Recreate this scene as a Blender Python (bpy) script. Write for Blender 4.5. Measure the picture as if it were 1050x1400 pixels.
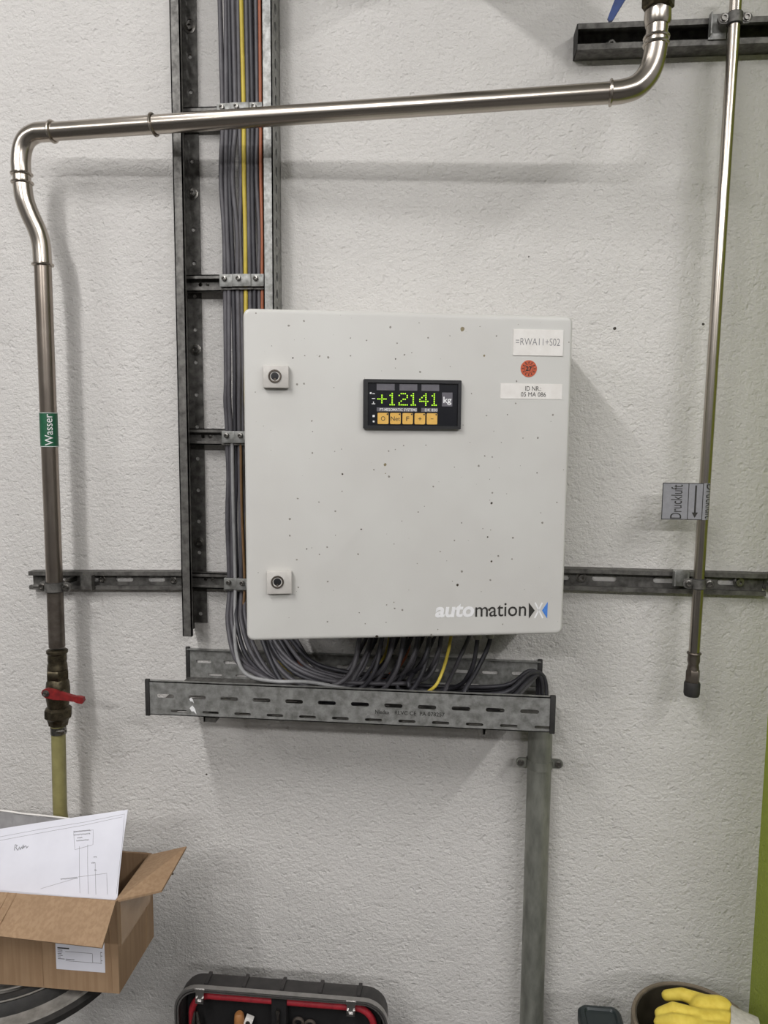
import bpy, bmesh, math, random
from math import sin, cos, pi, radians, hypot
from mathutils import Vector as V, Matrix

for _o in list(bpy.data.objects):
    bpy.data.objects.remove(_o)
SC = bpy.context.scene
COL = SC.collection
random.seed(7)

# ------------------------------------------------------------------ camera
F_PX, DIST, CAM_Z = 1040.0, 1.43, 1.45
RC = (Matrix.Rotation(radians(5.5), 3, 'Z') @ Matrix.Rotation(radians(90 - 6.2), 3, 'X')
      @ Matrix.Rotation(radians(0.45), 3, 'Z'))
CAM = V((0, -DIST, CAM_Z))
cd = bpy.data.cameras.new('camera')
cd.sensor_fit = 'VERTICAL'; cd.sensor_height = 36; cd.lens = F_PX / 1400 * 36; cd.clip_start = 0.02
co = bpy.data.objects.new('camera', cd); COL.objects.link(co)
co.matrix_world = Matrix.Translation(CAM) @ RC.to_4x4()
SC.camera = co

# ------------------------------------------------------------------ world, lamps, exposure
w = bpy.data.worlds.new('world'); SC.world = w; w.use_nodes = True
w.node_tree.nodes['Background'].inputs[0].default_value = (0.8, 0.85, 0.9, 1)
w.node_tree.nodes['Background'].inputs[1].default_value = 0.05
SC.view_settings.view_transform = 'Standard'
SC.view_settings.look = 'None'
SC.view_settings.gamma = 1
SC.view_settings.use_curve_mapping = False
SC.view_settings.exposure = 0.0

def tube_light(name, x, y, z, length, power, aim=None, col=(1, 0.985, 0.985)):
    l = bpy.data.lights.new(name, 'AREA'); l.shape = 'RECTANGLE'; l.size = 0.10; l.size_y = length
    l.energy = power; l.color = col
    o = bpy.data.objects.new(name, l); COL.objects.link(o); o.location = (x, y, z)
    if aim: o.rotation_euler = (V(aim) - V((x, y, z))).to_track_quat('-Z', 'X').to_euler()
    return o
tube_light('tube_lamp', -0.95, -2.05, 2.97, 1.3, 36)
tube_light('tube_lamp', -0.95, -0.75, 2.97, 0.7, 4)
tube_light('tube_lamp', 1.63, -1.9, 2.97, 1.3, 31)
tube_light('fill_light', -0.95, -4.2, 2.97, 1.3, 34, (-0.4, 0, 1.35))  # from here on: unseen fill lights, added to lift the shadows on the wall
tube_light('fill_light', 1.63, -4.2, 2.97, 1.3, 34, (0.5, 0, 1.35))
tube_light('fill_light', -2.6, -2.6, 2.97, 1.3, 16, (-0.6, 0, 1.5))

# ------------------------------------------------------------------ helpers
def ray(px, py):
    return RC @ V(((px - 525) / F_PX, (700 - py) / F_PX, -1))
def P(px, py, d):
    """point on the photograph's line of sight that lies d in front of the wall (y = -d)"""
    r = ray(px, py); t = (-d - CAM.y) / r.y
    return CAM + r * t

class Frame:
    def __init__(s, o, u=(1, 0, 0), v=(0, 0, 1), n=(0, -1, 0)):
        s.o, s.u, s.v, s.n = V(o), V(u).normalized(), V(v).normalized(), V(n).normalized()
    def at(s, a, b, c=0.0):
        return s.o + s.u * a + s.v * b + s.n * c

def perp(t):
    a = V((0, 0, 1)) if abs(t.z) < 0.9 else V((0, 1, 0))
    u = t.cross(a).normalized()
    return u, t.cross(u).normalized()

class MB:
    def __init__(s): s.v, s.f = [], []
    def add(s, vs, fs):
        k = len(s.v); s.v += [V(x) for x in vs]; s.f += [tuple(i + k for i in f) for f in fs]; return s
    def box(s, fr, a, b, c):
        """box in a frame: (a0,a1),(b0,b1),(c0,c1)"""
        vs = [fr.at(x, y, z) for z in c for y in b for x in a]
        return s.add(vs, [(0, 1, 3, 2), (4, 6, 7, 5), (0, 4, 5, 1), (2, 3, 7, 6), (0, 2, 6, 4), (1, 5, 7, 3)])
    def rbox(s, fr, a, b, c, r, seg=2):
        bm = bmesh.new(); bmesh.ops.create_cube(bm, size=1)
        for q in bm.verts:
            q.co = V((a[0] + (q.co.x + .5) * (a[1] - a[0]), b[0] + (q.co.y + .5) * (b[1] - b[0]), c[0] + (q.co.z + .5) * (c[1] - c[0])))
        bmesh.ops.bevel(bm, geom=list(bm.edges), offset=r, segments=seg, affect='EDGES', profile=0.5)
        bm.verts.index_update()
        s.add([fr.at(*q.co) for q in bm.verts], [[q.index for q in f.verts] for f in bm.faces]); bm.free(); return s
    def tube(s, pts, r, seg=12, caps=True):
        pts = [V(p) for p in pts]; n = len(pts)
        rs = r if isinstance(r, (list, tuple)) else [r] * n
        t0 = (pts[1] - pts[0]).normalized(); u, w_ = perp(t0)
        vs, fs = [], []
        for i, p in enumerate(pts):
            t = (pts[min(i + 1, n - 1)] - pts[max(i - 1, 0)]).normalized()
            u = (u - t * u.dot(t)).normalized(); w_ = t.cross(u)
            for k in range(seg):
                a = 2 * pi * k / seg; vs.append(p + (u * cos(a) + w_ * sin(a)) * rs[i])
        for i in range(n - 1):
            for k in range(seg):
                k2 = (k + 1) % seg
                fs.append((i * seg + k, i * seg + k2, (i + 1) * seg + k2, (i + 1) * seg + k))
        if caps:
            fs.append(tuple(range(seg))[::-1]); fs.append(tuple((n - 1) * seg + k for k in range(seg)))
        return s.add(vs, fs)
    def lathe(s, o, ax, prof, seg=20, hexa=False):
        """prof: list of (radius, height along ax)"""
        o, ax = V(o), V(ax).normalized(); u, w_ = perp(ax); vs, fs = [], []
        for r, h in prof:
            for k in range(seg):
                a = 2 * pi * k / seg; vs.append(o + ax * h + (u * cos(a) + w_ * sin(a)) * r)
        n = len(prof)
        for i in range(n - 1):
            for k in range(seg):
                k2 = (k + 1) % seg
                fs.append((i * seg + k, i * seg + k2, (i + 1) * seg + k2, (i + 1) * seg + k))
        if prof[0][0] > 1e-5: fs.append(tuple(range(seg))[::-1])
        if prof[-1][0] > 1e-5: fs.append(tuple((n - 1) * seg + k for k in range(seg)))
        return s.add(vs, fs)
    def torus(s, o, ax, R, r, seg=24, ms=8):
        o, ax = V(o), V(ax).normalized(); u, w_ = perp(ax); vs, fs = [], []
        for k in range(seg):
            a = 2 * pi * k / seg; e = u * cos(a) + w_ * sin(a)
            for m in range(ms):
                b = 2 * pi * m / ms; vs.append(o + e * (R + r * cos(b)) + ax * (r * sin(b)))
        for k in range(seg):
            for m in range(ms):
                k2, m2 = (k + 1) % seg, (m + 1) % ms
                fs.append((k * ms + m, k2 * ms + m, k2 * ms + m2, k * ms + m2))
        return s.add(vs, fs)
    def plate(s, fr, outer, holes, t, c0=0.0):
        """flat plate with holes; its faces lie at c0 and c0+t along the frame's normal"""
        cu = bpy.data.curves.new('plate', 'CURVE'); cu.dimensions = '2D'; cu.fill_mode = 'BOTH'; cu.extrude = t / 2
        for poly in [outer] + list(holes):
            sp = cu.splines.new('POLY'); sp.points.add(len(poly) - 1)
            for i, (a, b) in enumerate(poly): sp.points[i].co = (a, b, 0, 1)
            sp.use_cyclic_u = True
        ob = bpy.data.objects.new('plate', cu); me = bpy.data.meshes.new_from_object(ob)
        s.add([fr.at(q.co.x, q.co.y, q.co.z + c0 + t / 2) for q in me.vertices], [tuple(p.vertices) for p in me.polygons])
        bpy.data.objects.remove(ob); bpy.data.curves.remove(cu); bpy.data.meshes.remove(me); return s
    def text(s, fr, body, x0, x1, y0, y1, t=0.0003, bold=0.0, shear=0.0, fn=None):
        """lettering fitted to the box x0..x1, y0..y1 of a frame; fn maps (a,b,c) to a point instead of the frame"""
        cu = bpy.data.curves.new('text', 'FONT'); cu.body = body; cu.size = 1; cu.extrude = 0.0; cu.offset = bold; cu.shear = shear
        cu.resolution_u = 4
        ob = bpy.data.objects.new('text', cu); me = bpy.data.meshes.new_from_object(ob)
        xs = [q.co.x for q in me.vertices]; ys = [q.co.y for q in me.vertices]
        ax, bx, ay, by = min(xs), max(xs), min(ys), max(ys)
        if fn:
            bm = bmesh.new(); bm.from_mesh(me); bmesh.ops.triangulate(bm, faces=bm.faces); bmesh.ops.subdivide_edges(bm, edges=bm.edges, cuts=3, use_grid_fill=True); bm.to_mesh(me); bm.free()
        fn = fn or fr.at
        sx = (x1 - x0) / (bx - ax); sy = (y1 - y0) / max(by - ay, 1e-6)
        s.add([fn(x0 + (q.co.x - ax) * sx, y0 + (q.co.y - ay) * sy, t) for q in me.vertices], [tuple(p.vertices) for p in me.polygons])
        bpy.data.objects.remove(ob); bpy.data.curves.remove(cu); bpy.data.meshes.remove(me); return s

def smooth_path(pts, k=6):
    pts = [V(p) for p in pts]; q = [pts[0] * 2 - pts[1]] + pts + [pts[-1] * 2 - pts[-2]]; out = []
    for i in range(1, len(q) - 2):
        a, b, c, d = q[i - 1], q[i], q[i + 1], q[i + 2]
        for j in range(k):
            t = j / k
            out.append(0.5 * ((2 * b) + (c - a) * t + (2 * a - 5 * b + 4 * c - d) * t * t + (3 * b - a - 3 * c + d) * t ** 3))
    out.append(pts[-1]); return out

def slot(cx, cy, L, H, n=5):
    r = H / 2; h = L / 2 - r; o = []
    for i in range(n + 1):
        a = -pi / 2 + pi * i / n; o.append((cx + h + r * cos(a), cy + r * sin(a)))
    for i in range(n + 1):
        a = pi / 2 + pi * i / n; o.append((cx - h + r * cos(a), cy + r * sin(a)))
    return o
def rect(a0, a1, b0, b1): return [(a0, b0), (a1, b0), (a1, b1), (a0, b1)]
def rrect(a0, a1, b0, b1, r, n=6):
    o = []
    for (cx, cy, s) in ((a1 - r, b0 + r, -pi / 2), (a1 - r, b1 - r, 0), (a0 + r, b1 - r, pi / 2), (a0 + r, b0 + r, pi)):
        for i in range(n + 1):
            t = s + pi / 2 * i / n; o.append((cx + r * cos(t), cy + r * sin(t)))
    return o

def tag(o, label=None, cat=None, group=None, kind=None):
    if label: o['label'] = label
    if cat: o['category'] = cat
    if group: o['group'] = group
    if kind: o['kind'] = kind
    return o
WORLD = {}
def thing(name, loc, label, cat, group=None):
    o = bpy.data.objects.new(name, None); COL.objects.link(o); o.location = loc; o.empty_display_size = 0.03
    WORLD[o] = V(loc)
    return tag(o, label, cat, group)
def obj(name, mb, mat, parent=None, smooth=True, angle=38):
    if parent is not None: org = WORLD[parent]
    else:
        lo = V([min(q[i] for q in mb.v) for i in range(3)]); hi = V([max(q[i] for q in mb.v) for i in range(3)])
        org = V(((lo.x + hi.x) / 2, (lo.y + hi.y) / 2, lo.z))
    me = bpy.data.meshes.new(name)
    me.from_pydata([tuple(q - org) for q in mb.v], [], mb.f); me.validate()
    bm = bmesh.new(); bm.from_mesh(me); bmesh.ops.recalc_face_normals(bm, faces=bm.faces); bm.to_mesh(me); bm.free()
    if smooth:
        me.polygons.foreach_set('use_smooth', [True] * len(me.polygons)); me.set_sharp_from_angle(angle=radians(angle))
    me.materials.append(mat)
    o = bpy.data.objects.new(name, me); COL.objects.link(o)
    WORLD[o] = org
    if parent is None: o.location = org
    else: o.parent = parent
    return o

# ------------------------------------------------------------------ materials
def srgb(r, g, b):
    f = lambda c: (c / 255 / 12.92) if c / 255 <= 0.04045 else ((c / 255 + 0.055) / 1.055) ** 2.4
    return (f(r), f(g), f(b), 1)
class N:
    """small node-graph helper"""
    def __init__(s, name):
        s.m = bpy.data.materials.new(name); s.m.use_nodes = True; s.t = s.m.node_tree
        s.b = s.t.nodes['Principled BSDF']; s.co = s.t.nodes.new('ShaderNodeTexCoord')
    def link(s, a, b): s.t.links.new(a, b)
    def noise(s, scale, detail=3, rough=0.55, stretch=None):
        n = s.t.nodes.new('ShaderNodeTexNoise'); n.inputs['Scale'].default_value = scale
        n.inputs['Detail'].default_value = detail; n.inputs['Roughness'].default_value = rough
        src = s.co.outputs['Object']
        if stretch:
            mp = s.t.nodes.new('ShaderNodeMapping'); mp.inputs['Scale'].default_value = stretch
            s.link(src, mp.inputs[0]); src = mp.outputs[0]
        s.link(src, n.inputs['Vector']); return n.outputs[0]
    def voro(s, scale):
        n = s.t.nodes.new('ShaderNodeTexVoronoi'); n.inputs['Scale'].default_value = scale
        s.link(s.co.outputs['Object'], n.inputs['Vector']); return n
    def ramp(s, x, a, b, ca=(0, 0, 0, 1), cb=(1, 1, 1, 1)):
        r = s.t.nodes.new('ShaderNodeValToRGB'); r.color_ramp.elements[0].position = a; r.color_ramp.elements[1].position = b
        r.color_ramp.elements[0].color = ca; r.color_ramp.elements[1].color = cb
        s.link(x, r.inputs[0]); return r.outputs[0]
    def mix(s, fac, a, b):
        n = s.t.nodes.new('ShaderNodeMix'); n.data_type = 'RGBA'
        if hasattr(fac, 'links'): s.link(fac, n.inputs[0])
        else: n.inputs[0].default_value = fac
        for k, x in ((6, a), (7, b)):
            if hasattr(x, 'links'): s.link(x, n.inputs[k])
            else: n.inputs[k].default_value = x
        return n.outputs[2]
    def math(s, op, a, b):
        n = s.t.nodes.new('ShaderNodeMath'); n.operation = op
        for k, x in ((0, a), (1, b)):
            if hasattr(x, 'links'): s.link(x, n.inputs[k])
            else: n.inputs[k].default_value = x
        return n.outputs[0]
    def chips(s, scale, rmax, cut):
        """irregular specks: mask 1 inside the speck of some voronoi cells"""
        v = s.voro(scale); sep = s.t.nodes.new('ShaderNodeSeparateColor'); s.link(v.outputs['Color'], sep.inputs[0])
        r = s.math('MULTIPLY', s.math('MAXIMUM', s.math('SUBTRACT', sep.outputs[0], cut), 0.0), rmax / (1 - cut))
        d = s.math('ADD', v.outputs['Distance'], s.math('MULTIPLY', s.math('SUBTRACT', s.noise(scale * 4, 2), 0.5), rmax * 1.2))
        return s.math('LESS_THAN', d, r)
    def bump(s, h, strength, dist):
        n = s.t.nodes.new('ShaderNodeBump'); n.inputs['Strength'].default_value = strength; n.inputs['Distance'].default_value = dist
        s.link(h, n.inputs['Height']); s.link(n.outputs[0], s.b.inputs['Normal'])
    def out(s, col, rough=0.5, metal=0.0, spec=None):
        if hasattr(col, 'links'): s.link(col, s.b.inputs['Base Color'])
        else: s.b.inputs['Base Color'].default_value = col
        if hasattr(rough, 'links'): s.link(rough, s.b.inputs['Roughness'])
        else: s.b.inputs['Roughness'].default_value = rough
        s.b.inputs['Metallic'].default_value = metal
        if spec is not None: s.b.inputs['Specular IOR Level'].default_value = spec
        return s.m

def simple(name, c1, c2=None, rough=0.5, metal=0.0, scale=60, bump=0.0, stretch=None, spec=None):
    n = N(name)
    if c2 is None: c2 = tuple(x * 0.8 for x in c1[:3]) + (1,)
    f = n.ramp(n.noise(scale, 4, 0.6, stretch), 0.35, 0.68)
    if bump: n.bump(n.noise(scale * 2, 3), bump, 0.001)
    return n.out(n.mix(f, c1, c2), rough, metal, spec)

def plaster(name, ca, cb):
    n = N(name)
    f = n.ramp(n.noise(3.0, 4, 0.6), 0.3, 0.75)
    base = n.mix(f, ca, cb)
    pit = n.chips(26, 0.075, 0.90)
    base = n.mix(pit, base, srgb(70, 64, 58))
    h = n.math('ADD', n.noise(120, 5, 0.68, (1, 1, 1.15)), n.math('MULTIPLY', n.noise(34, 2, 0.5), 0.55))
    # small pits and dabs of thick paint
    h = n.math('ADD', h, n.math('MULTIPLY', n.ramp(n.noise(85, 2, 0.5), 0.30, 0.42), 0.22))
    n.bump(h, 0.95, 0.0046)
    return n.out(base, 0.55, 0, 0.35)
M = {}
M['plaster'] = plaster('white_plaster', srgb(226, 223, 219), srgb(216, 213, 209))
M['green'] = plaster('green_plaster', srgb(164, 178, 70), srgb(154, 168, 62))
M['ceiling'] = simple('ceiling_paint', srgb(215, 215, 210), rough=0.9, scale=3)
M['hall'] = simple('hall_paint', srgb(190, 190, 190), srgb(175, 175, 175), rough=0.8, scale=1)
M['floor'] = simple('concrete', srgb(84, 82, 80), srgb(70, 68, 66), rough=0.7, scale=6)

def cabinet_paint():
    n = N('cabinet_paint')
    base = n.mix(n.ramp(n.noise(7, 3), 0.35, 0.7), srgb(206, 205, 200), srgb(200, 198, 193))
    c1 = n.chips(88, 0.15, 0.52); c2 = n.chips(40, 0.10, 0.58); c3 = n.chips(27, 0.09, 0.80)
    base = n.mix(c1, base, srgb(138, 134, 126)); base = n.mix(c2, base, srgb(66, 58, 48)); base = n.mix(c3, base, srgb(130, 118, 88))
    n.bump(n.math('ADD', n.noise(420, 2), n.math('MULTIPLY', n.math('ADD', c1, c2), -1.5)), 0.12, 0.0006)
    return n.out(base, 0.42)
M['cabinet'] = cabinet_paint()
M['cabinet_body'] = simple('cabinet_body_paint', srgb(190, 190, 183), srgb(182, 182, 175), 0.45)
M['lockplate'] = simple('lock_plate_grey', srgb(200, 196, 190), srgb(190, 186, 180), 0.45, scale=120)
M['black'] = simple('black_plastic', srgb(26, 26, 28), srgb(34, 34, 36), 0.4, scale=90)
M['blackgloss'] = simple('black_panel', srgb(22, 23, 28), srgb(26, 27, 32), 0.25, scale=30)
M['windowgrey'] = simple('grey_window', srgb(104, 102, 108), srgb(96, 94, 100), 0.35, scale=200)
M['button'] = simple('amber_key', srgb(228, 182, 92), srgb(220, 172, 80), 0.5, scale=150)
M['white'] = simple('white_print', srgb(236, 236, 236), srgb(228, 228, 228), 0.6, scale=150)
M['label'] = simple('white_label', srgb(232, 229, 224), srgb(224, 220, 214), 0.5, scale=60)
M['ink'] = simple('black_ink', srgb(38, 36, 34), srgb(52, 50, 46), 0.6, scale=300)
M['greyink'] = simple('grey_ink', srgb(110, 108, 112), srgb(130, 128, 132), 0.7, scale=300)
M['orange_sticker'] = simple('orange_sticker', srgb(200, 92, 56), srgb(180, 76, 46), 0.5, scale=400)
M['blue_logo'] = simple('blue_print', srgb(60, 120, 205), srgb(84, 138, 214), 0.5, scale=500)
n = N('led_green'); n.b.inputs['Emission Color'].default_value = (0.45, 0.9, 0.03, 1); n.b.inputs['Emission Strength'].default_value = 0.8
M['led'] = n.out(srgb(150, 200, 30), 0.4)
def steel(name, c1, c2, rough, scale, stretch=None, bump=0.0, metal=1.0, var=0.25):
    n = N(name); f = n.ramp(n.noise(scale, 4, 0.6, stretch), 0.35, 0.7)
    r = n.math('ADD', n.math('MULTIPLY', n.noise(scale * 2, 3), var), rough - var / 2)
    if bump: n.bump(n.noise(scale * 2, 3), bump, 0.0008)
    return n.out(n.mix(f, c1, c2), r, metal)
M['stainless'] = steel('stainless_steel', srgb(186, 178, 168), srgb(178, 170, 160), 0.26, 12, None, 0, 1.0, 0.05)
M['upright'] = steel('handled_stainless_steel', srgb(166, 156, 146), srgb(134, 124, 114), 0.30, 14, (1, 1, .4), 0, 1.0, 0.08)
M['stained'] = steel('dull_stainless', srgb(120, 112, 104), srgb(88, 80, 72), 0.42, 45, None, 0, 0.8)
M['galv'] = steel('galvanised_steel', srgb(160, 160, 157), srgb(112, 112, 108), 0.48, 80, None, 0.1, 0.45)
M['galv_dark'] = steel('dusty_galvanised_steel', srgb(118, 116, 112), srgb(70, 68, 65), 0.52, 65, None, 0.2, 0.45)
M['conduit'] = steel('galvanised_conduit', srgb(148, 149, 140), srgb(112, 113, 106), 0.5, 50, (1, 1, .3), 0.1, 0.45)
M['bolt'] = steel('bolt_steel', srgb(150, 148, 144), srgb(110, 106, 100), 0.35, 200)
M['brass_dark'] = steel('dirty_brass', srgb(104, 96, 78), srgb(66, 60, 50), 0.45, 120, None, 0.2)
M['rubber'] = simple('black_rubber', srgb(34, 33, 32), srgb(48, 46, 44), 0.7, scale=80)
M['redpaint'] = simple('red_lever_coat', srgb(140, 36, 36), srgb(96, 26, 28), 0.45, scale=90)
M['bluepaint'] = simple('blue_lever_coat', srgb(34, 62, 120), srgb(28, 50, 100), 0.45, scale=90)
M['hose'] = simple('olive_hose', srgb(150, 144, 96), srgb(132, 126, 82), 0.45, scale=40)
M['sign_green'] = simple('green_sticker', srgb(24, 92, 62), srgb(20, 84, 56), 0.5, scale=120)
M['sign_grey'] = simple('grey_sticker', srgb(146, 146, 150), srgb(136, 136, 140), 0.45, scale=120)
M['cable_grey'] = simple('grey_cable', srgb(92, 90, 94), srgb(74, 72, 76), 0.5, scale=40)
M['cable_dark'] = simple('dark_cable', srgb(58, 57, 62), srgb(46, 45, 50), 0.5, scale=40)
M['cable_light'] = simple('light_cable', srgb(160, 160, 160), srgb(140, 140, 140), 0.45, scale=40)
M['cable_yellow'] = simple('yellow_cable', srgb(206, 184, 70), srgb(190, 168, 60), 0.5, scale=40)
M['cable_brown'] = simple('brown_lead', srgb(128, 98, 66), srgb(112, 84, 56), 0.5, scale=40)
M['cable_orange'] = simple('orange_cable', srgb(180, 106, 74), srgb(160, 92, 62), 0.5, scale=40)
M['gland'] = simple('pale_gland', srgb(176, 174, 160), srgb(150, 148, 136), 0.5, scale=90)
def cardboard():
    n = N('cardboard'); f = n.ramp(n.noise(14, 4, 0.6), 0.3, 0.75)
    flute = n.noise(70, 2, 0.5, (2.2, 2.2, 0.10))
    c = n.mix(f, srgb(164, 136, 106), srgb(148, 121, 93)); c = n.mix(n.math('MULTIPLY', n.ramp(flute, 0.4, 0.6), 0.6), c, srgb(140, 112, 84))
    n.bump(flute, 0.4, 0.0012); return n.out(c, 0.75)
M['card'] = cardboard()
M['tape'] = simple('packing_tape', srgb(176, 146, 112), srgb(166, 134, 100), 0.2, scale=30)
M['paper'] = simple('drawing_paper', srgb(222, 222, 230), srgb(214, 214, 222), 0.7, scale=12)
M['foil'] = simple('silver_plastic', srgb(168, 166, 166), srgb(146, 144, 144), 0.4, 0.1, scale=25, bump=0.5)
M['case_black'] = simple('case_shell', srgb(40, 38, 38), srgb(56, 53, 52), 0.5, scale=50)
M['lining'] = simple('black_lining', srgb(14, 13, 14), srgb(20, 19, 20), 0.9, scale=200)
M['alu'] = steel('aluminium_rim', srgb(186, 184, 182), srgb(166, 164, 162), 0.33, 60)
M['redpipe'] = simple('red_piping', srgb(176, 40, 52), srgb(150, 30, 42), 0.6, scale=90)
M['wood'] = simple('wood_handle', srgb(176, 124, 76), srgb(150, 100, 56), 0.5, scale=20, stretch=(4, 4, 0.6))
M['bucket'] = simple('brown_bucket', srgb(66, 60, 48), srgb(52, 47, 38), 0.55, scale=30)
M['bucket_rim'] = simple('taupe_rim', srgb(120, 108, 92), srgb(104, 94, 80), 0.5, scale=60)
M['tealbox'] = simple('dark_teal_plastic', srgb(26, 36, 38), srgb(32, 42, 44), 0.4, scale=60)
M['glove'] = simple('yellow_glove_leather', srgb(222, 200, 84), srgb(206, 180, 64), 0.65, scale=60, bump=0.4)
M['cuff'] = simple('grey_knit_cuff', srgb(190, 186, 174), srgb(168, 164, 152), 0.85, scale=120, bump=0.5)
M['dust'] = simple('pale_dusty_band', srgb(140, 136, 130), srgb(110, 106, 100), 0.8, scale=60)

WF = Frame((0, 0, 0))                       # wall frame: a = x, b = z, c = distance in front of the wall

# ------------------------------------------------------------------ structure
def struct(name, mb, mat, label=None):
    o = obj(name, mb, mat, None, smooth=False); tag(o, label, None, None, 'structure'); return o
struct('wall_back', MB().box(WF, (-4.1, 3.5), (0, 3.1), (-0.15, 0)), M['plaster'], 'rough white painted plaster wall behind the cabinet')
struct('wall_right', MB().box(WF, (0.583, 0.95), (0, 3.1), (0.0, 0.24)), M['green'], 'green painted wall pier beside the white wall')
struct('wall_left', MB().box(WF, (-4.1, -4.0), (0, 3.1), (0, 7.0)), M['hall'])
struct('wall_end', MB().box(WF, (3.4, 3.5), (0, 3.1), (0, 7.0)), M['hall'])
struct('wall_front', MB().box(WF, (-4.1, 3.5), (0, 3.1), (7.0, 7.1)), M['hall'])
struct('floor', MB().box(WF, (-4.1, 3.5), (-0.1, 0), (-0.15, 7.1)), M['floor'])
struct('ceiling', MB().box(WF, (-4.1, 3.5), (3.1, 3.2), (-0.15, 7.1)), M['ceiling'])

# ------------------------------------------------------------------ hardware helpers
def bolt(parent, p, n=(0, -1, 0), rw=0.0085, rh=0.0055, h=0.005, name='bolt'):
    mb = MB(); p = V(p); n = V(n)
    mb.lathe(p, n, [(rw, 0), (rw, 0.0012), (rw * .8, 0.0016)], 18)
    mb.lathe(p + n * 0.0014, n, [(rh, 0), (rh, h), (rh * .55, h), (rh * .5, h * .45)], 6 if rh < .005 else 14)
    return obj(name, mb, M['bolt'], parent)

def rail(name, p0, p1, h, dep, label, slots, slot_len=0.036, web=0.004, lip=0.008, mat='galv_dark', group=None, cat='rail'):
    """slotted C rail whose back lies on the wall; p0, p1 = centre line ends on the wall"""
    p0, p1 = V(p0), V(p1); u = (p1 - p0); L = u.length; u.normalize(); v = V((0, 0, 1)); v = (v - u * v.dot(u)).normalized()
    fr = Frame(p0, u, v, (0, -1, 0)); t = 0.0022
    T = thing(name, p0, label, cat, group)
    obj('web', MB().plate(fr, rect(0, L, -h / 2, h / 2), [slot(s, 0, slot_len, 0.0105) for s in slots], t, web), M[mat], T)
    m = MB()
    for s in (-1, 1):
        b = (s * h / 2 - (t if s > 0 else 0), s * h / 2 + (0 if s > 0 else t))
        m.box(fr, (0, L), b, (0.0005, dep))
        bl = (h / 2 - lip, h / 2 - t) if s > 0 else (-h / 2 + t, -h / 2 + lip)
        m.box(fr, (0, L), bl, (dep - t, dep))
        # turned-in lip
        be = (h / 2 - lip, h / 2 - lip + t) if s > 0 else (-h / 2 + lip - t, -h / 2 + lip)
        m.box(fr, (0, L), be, (dep - 0.008, dep - t))
    obj('flanges', m, M[mat], T)
    return T, fr

# ------------------------------------------------------------------ control cabinet (door hinged on the right, standing ajar)
DL, DR = V((-0.317, -0.316, 1.125)), V((0.173, -0.214, 1.125))
DU = (DR - DL); DW = DU.length; DU.normalize(); DN = V((DU.y, -DU.x, 0))
DOOR = Frame(DL, DU, (0, 0, 1), DN)
def duv(px, py):
    r = ray(px, py); t = (DL - CAM).dot(DN) / r.dot(DN); q = CAM + r * t - DL
    return q.dot(DU), q.z
cab = thing('control_cabinet', (-0.07, -0.11, 1.128), 'light grey steel control cabinet with scale display, hung on the wall', 'cabinet')
b = MB()
x0, x1, z0, z1, d0, d1 = -0.316, 0.172, 1.132, 1.618, 0.012, 0.198
for a_, b_, c_ in (((x0, x1), (z0, z1), (d0, d0 + .003)), ((x0, x0 + .003), (z0, z1), (d0, d1)), ((x1 - .003, x1), (z0, z1), (d0, d1)),
                   ((x0, x1), (z0, z0 + .003), (d0, d1)), ((x0, x1), (z1 - .003, z1), (d0, d1))):
    b.box(WF, a_, b_, c_)
obj('body', b, M['cabinet_body'], cab)
obj('mounting_plate', MB().box(WF, (x0 + .03, x1 - .03), (z0 + .03, z1 - .03), (0.02, 0.023)), M['galv'], cab)
m = MB(); secs_ = [(0.0, -0.016), (0.0, -0.005), (0.0006, -0.0028), (0.002, -0.0010), (0.0042, -0.0002), (0.0065, 0.0)]; n_s = 0
for ins, c in secs_:
    ring = rrect(ins, DW - ins, ins, 0.5 - ins, 0.011 - ins, 6); n_s = len(ring); m.v += [DOOR.at(a_, b_, c) for a_, b_ in ring]
for i in range(len(secs_) - 1):
    m.f += [(i * n_s + k, i * n_s + (k + 1) % n_s, (i + 1) * n_s + (k + 1) % n_s, (i + 1) * n_s + k) for k in range(n_s)]
m.f += [tuple(range(n_s)), tuple(range(len(m.v) - n_s, len(m.v)))]
door = obj('door', m, M['cabinet'], cab)
for (px0, px1, py0, py1, kx, ky) in ((360, 395, 500, 531, 376, 515), (365, 399, 780, 810, 379.5, 794)):
    a0, b1_ = duv(px0, py0); a1, b0_ = duv(px1, py1); ka, kb = duv(kx, ky)
    lk = obj('lock', MB().rbox(DOOR, (a0, a1), (b0_, b1_), (0, 0.010), 0.0012, 2), M['lockplate'], cab)
    m = MB(); o = DOOR.at(ka, kb, 0.0095)
    m.lathe(o, DN, [(0.0098, 0), (0.0098, 0.0016), (0.0078, 0.0018), (0.0072, -0.004), (0.0058, -0.004), (0.0058, 0.0005), (0.0048, 0.0006), (0.0, 0.0006)], 24)
    obj('lock_barrel', m, M['black'], lk)
    m = MB(); m.torus(o + DN * 0.0015, DN, 0.0085, 0.0012, 24, 6); m.box(Frame(o, DU, (0, 0, 1), DN), (-0.0012, 0.0012), (-0.0065, -0.003), (0.0, 0.0012))
    obj('lock_ring', m, M['stained'], lk)

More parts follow.
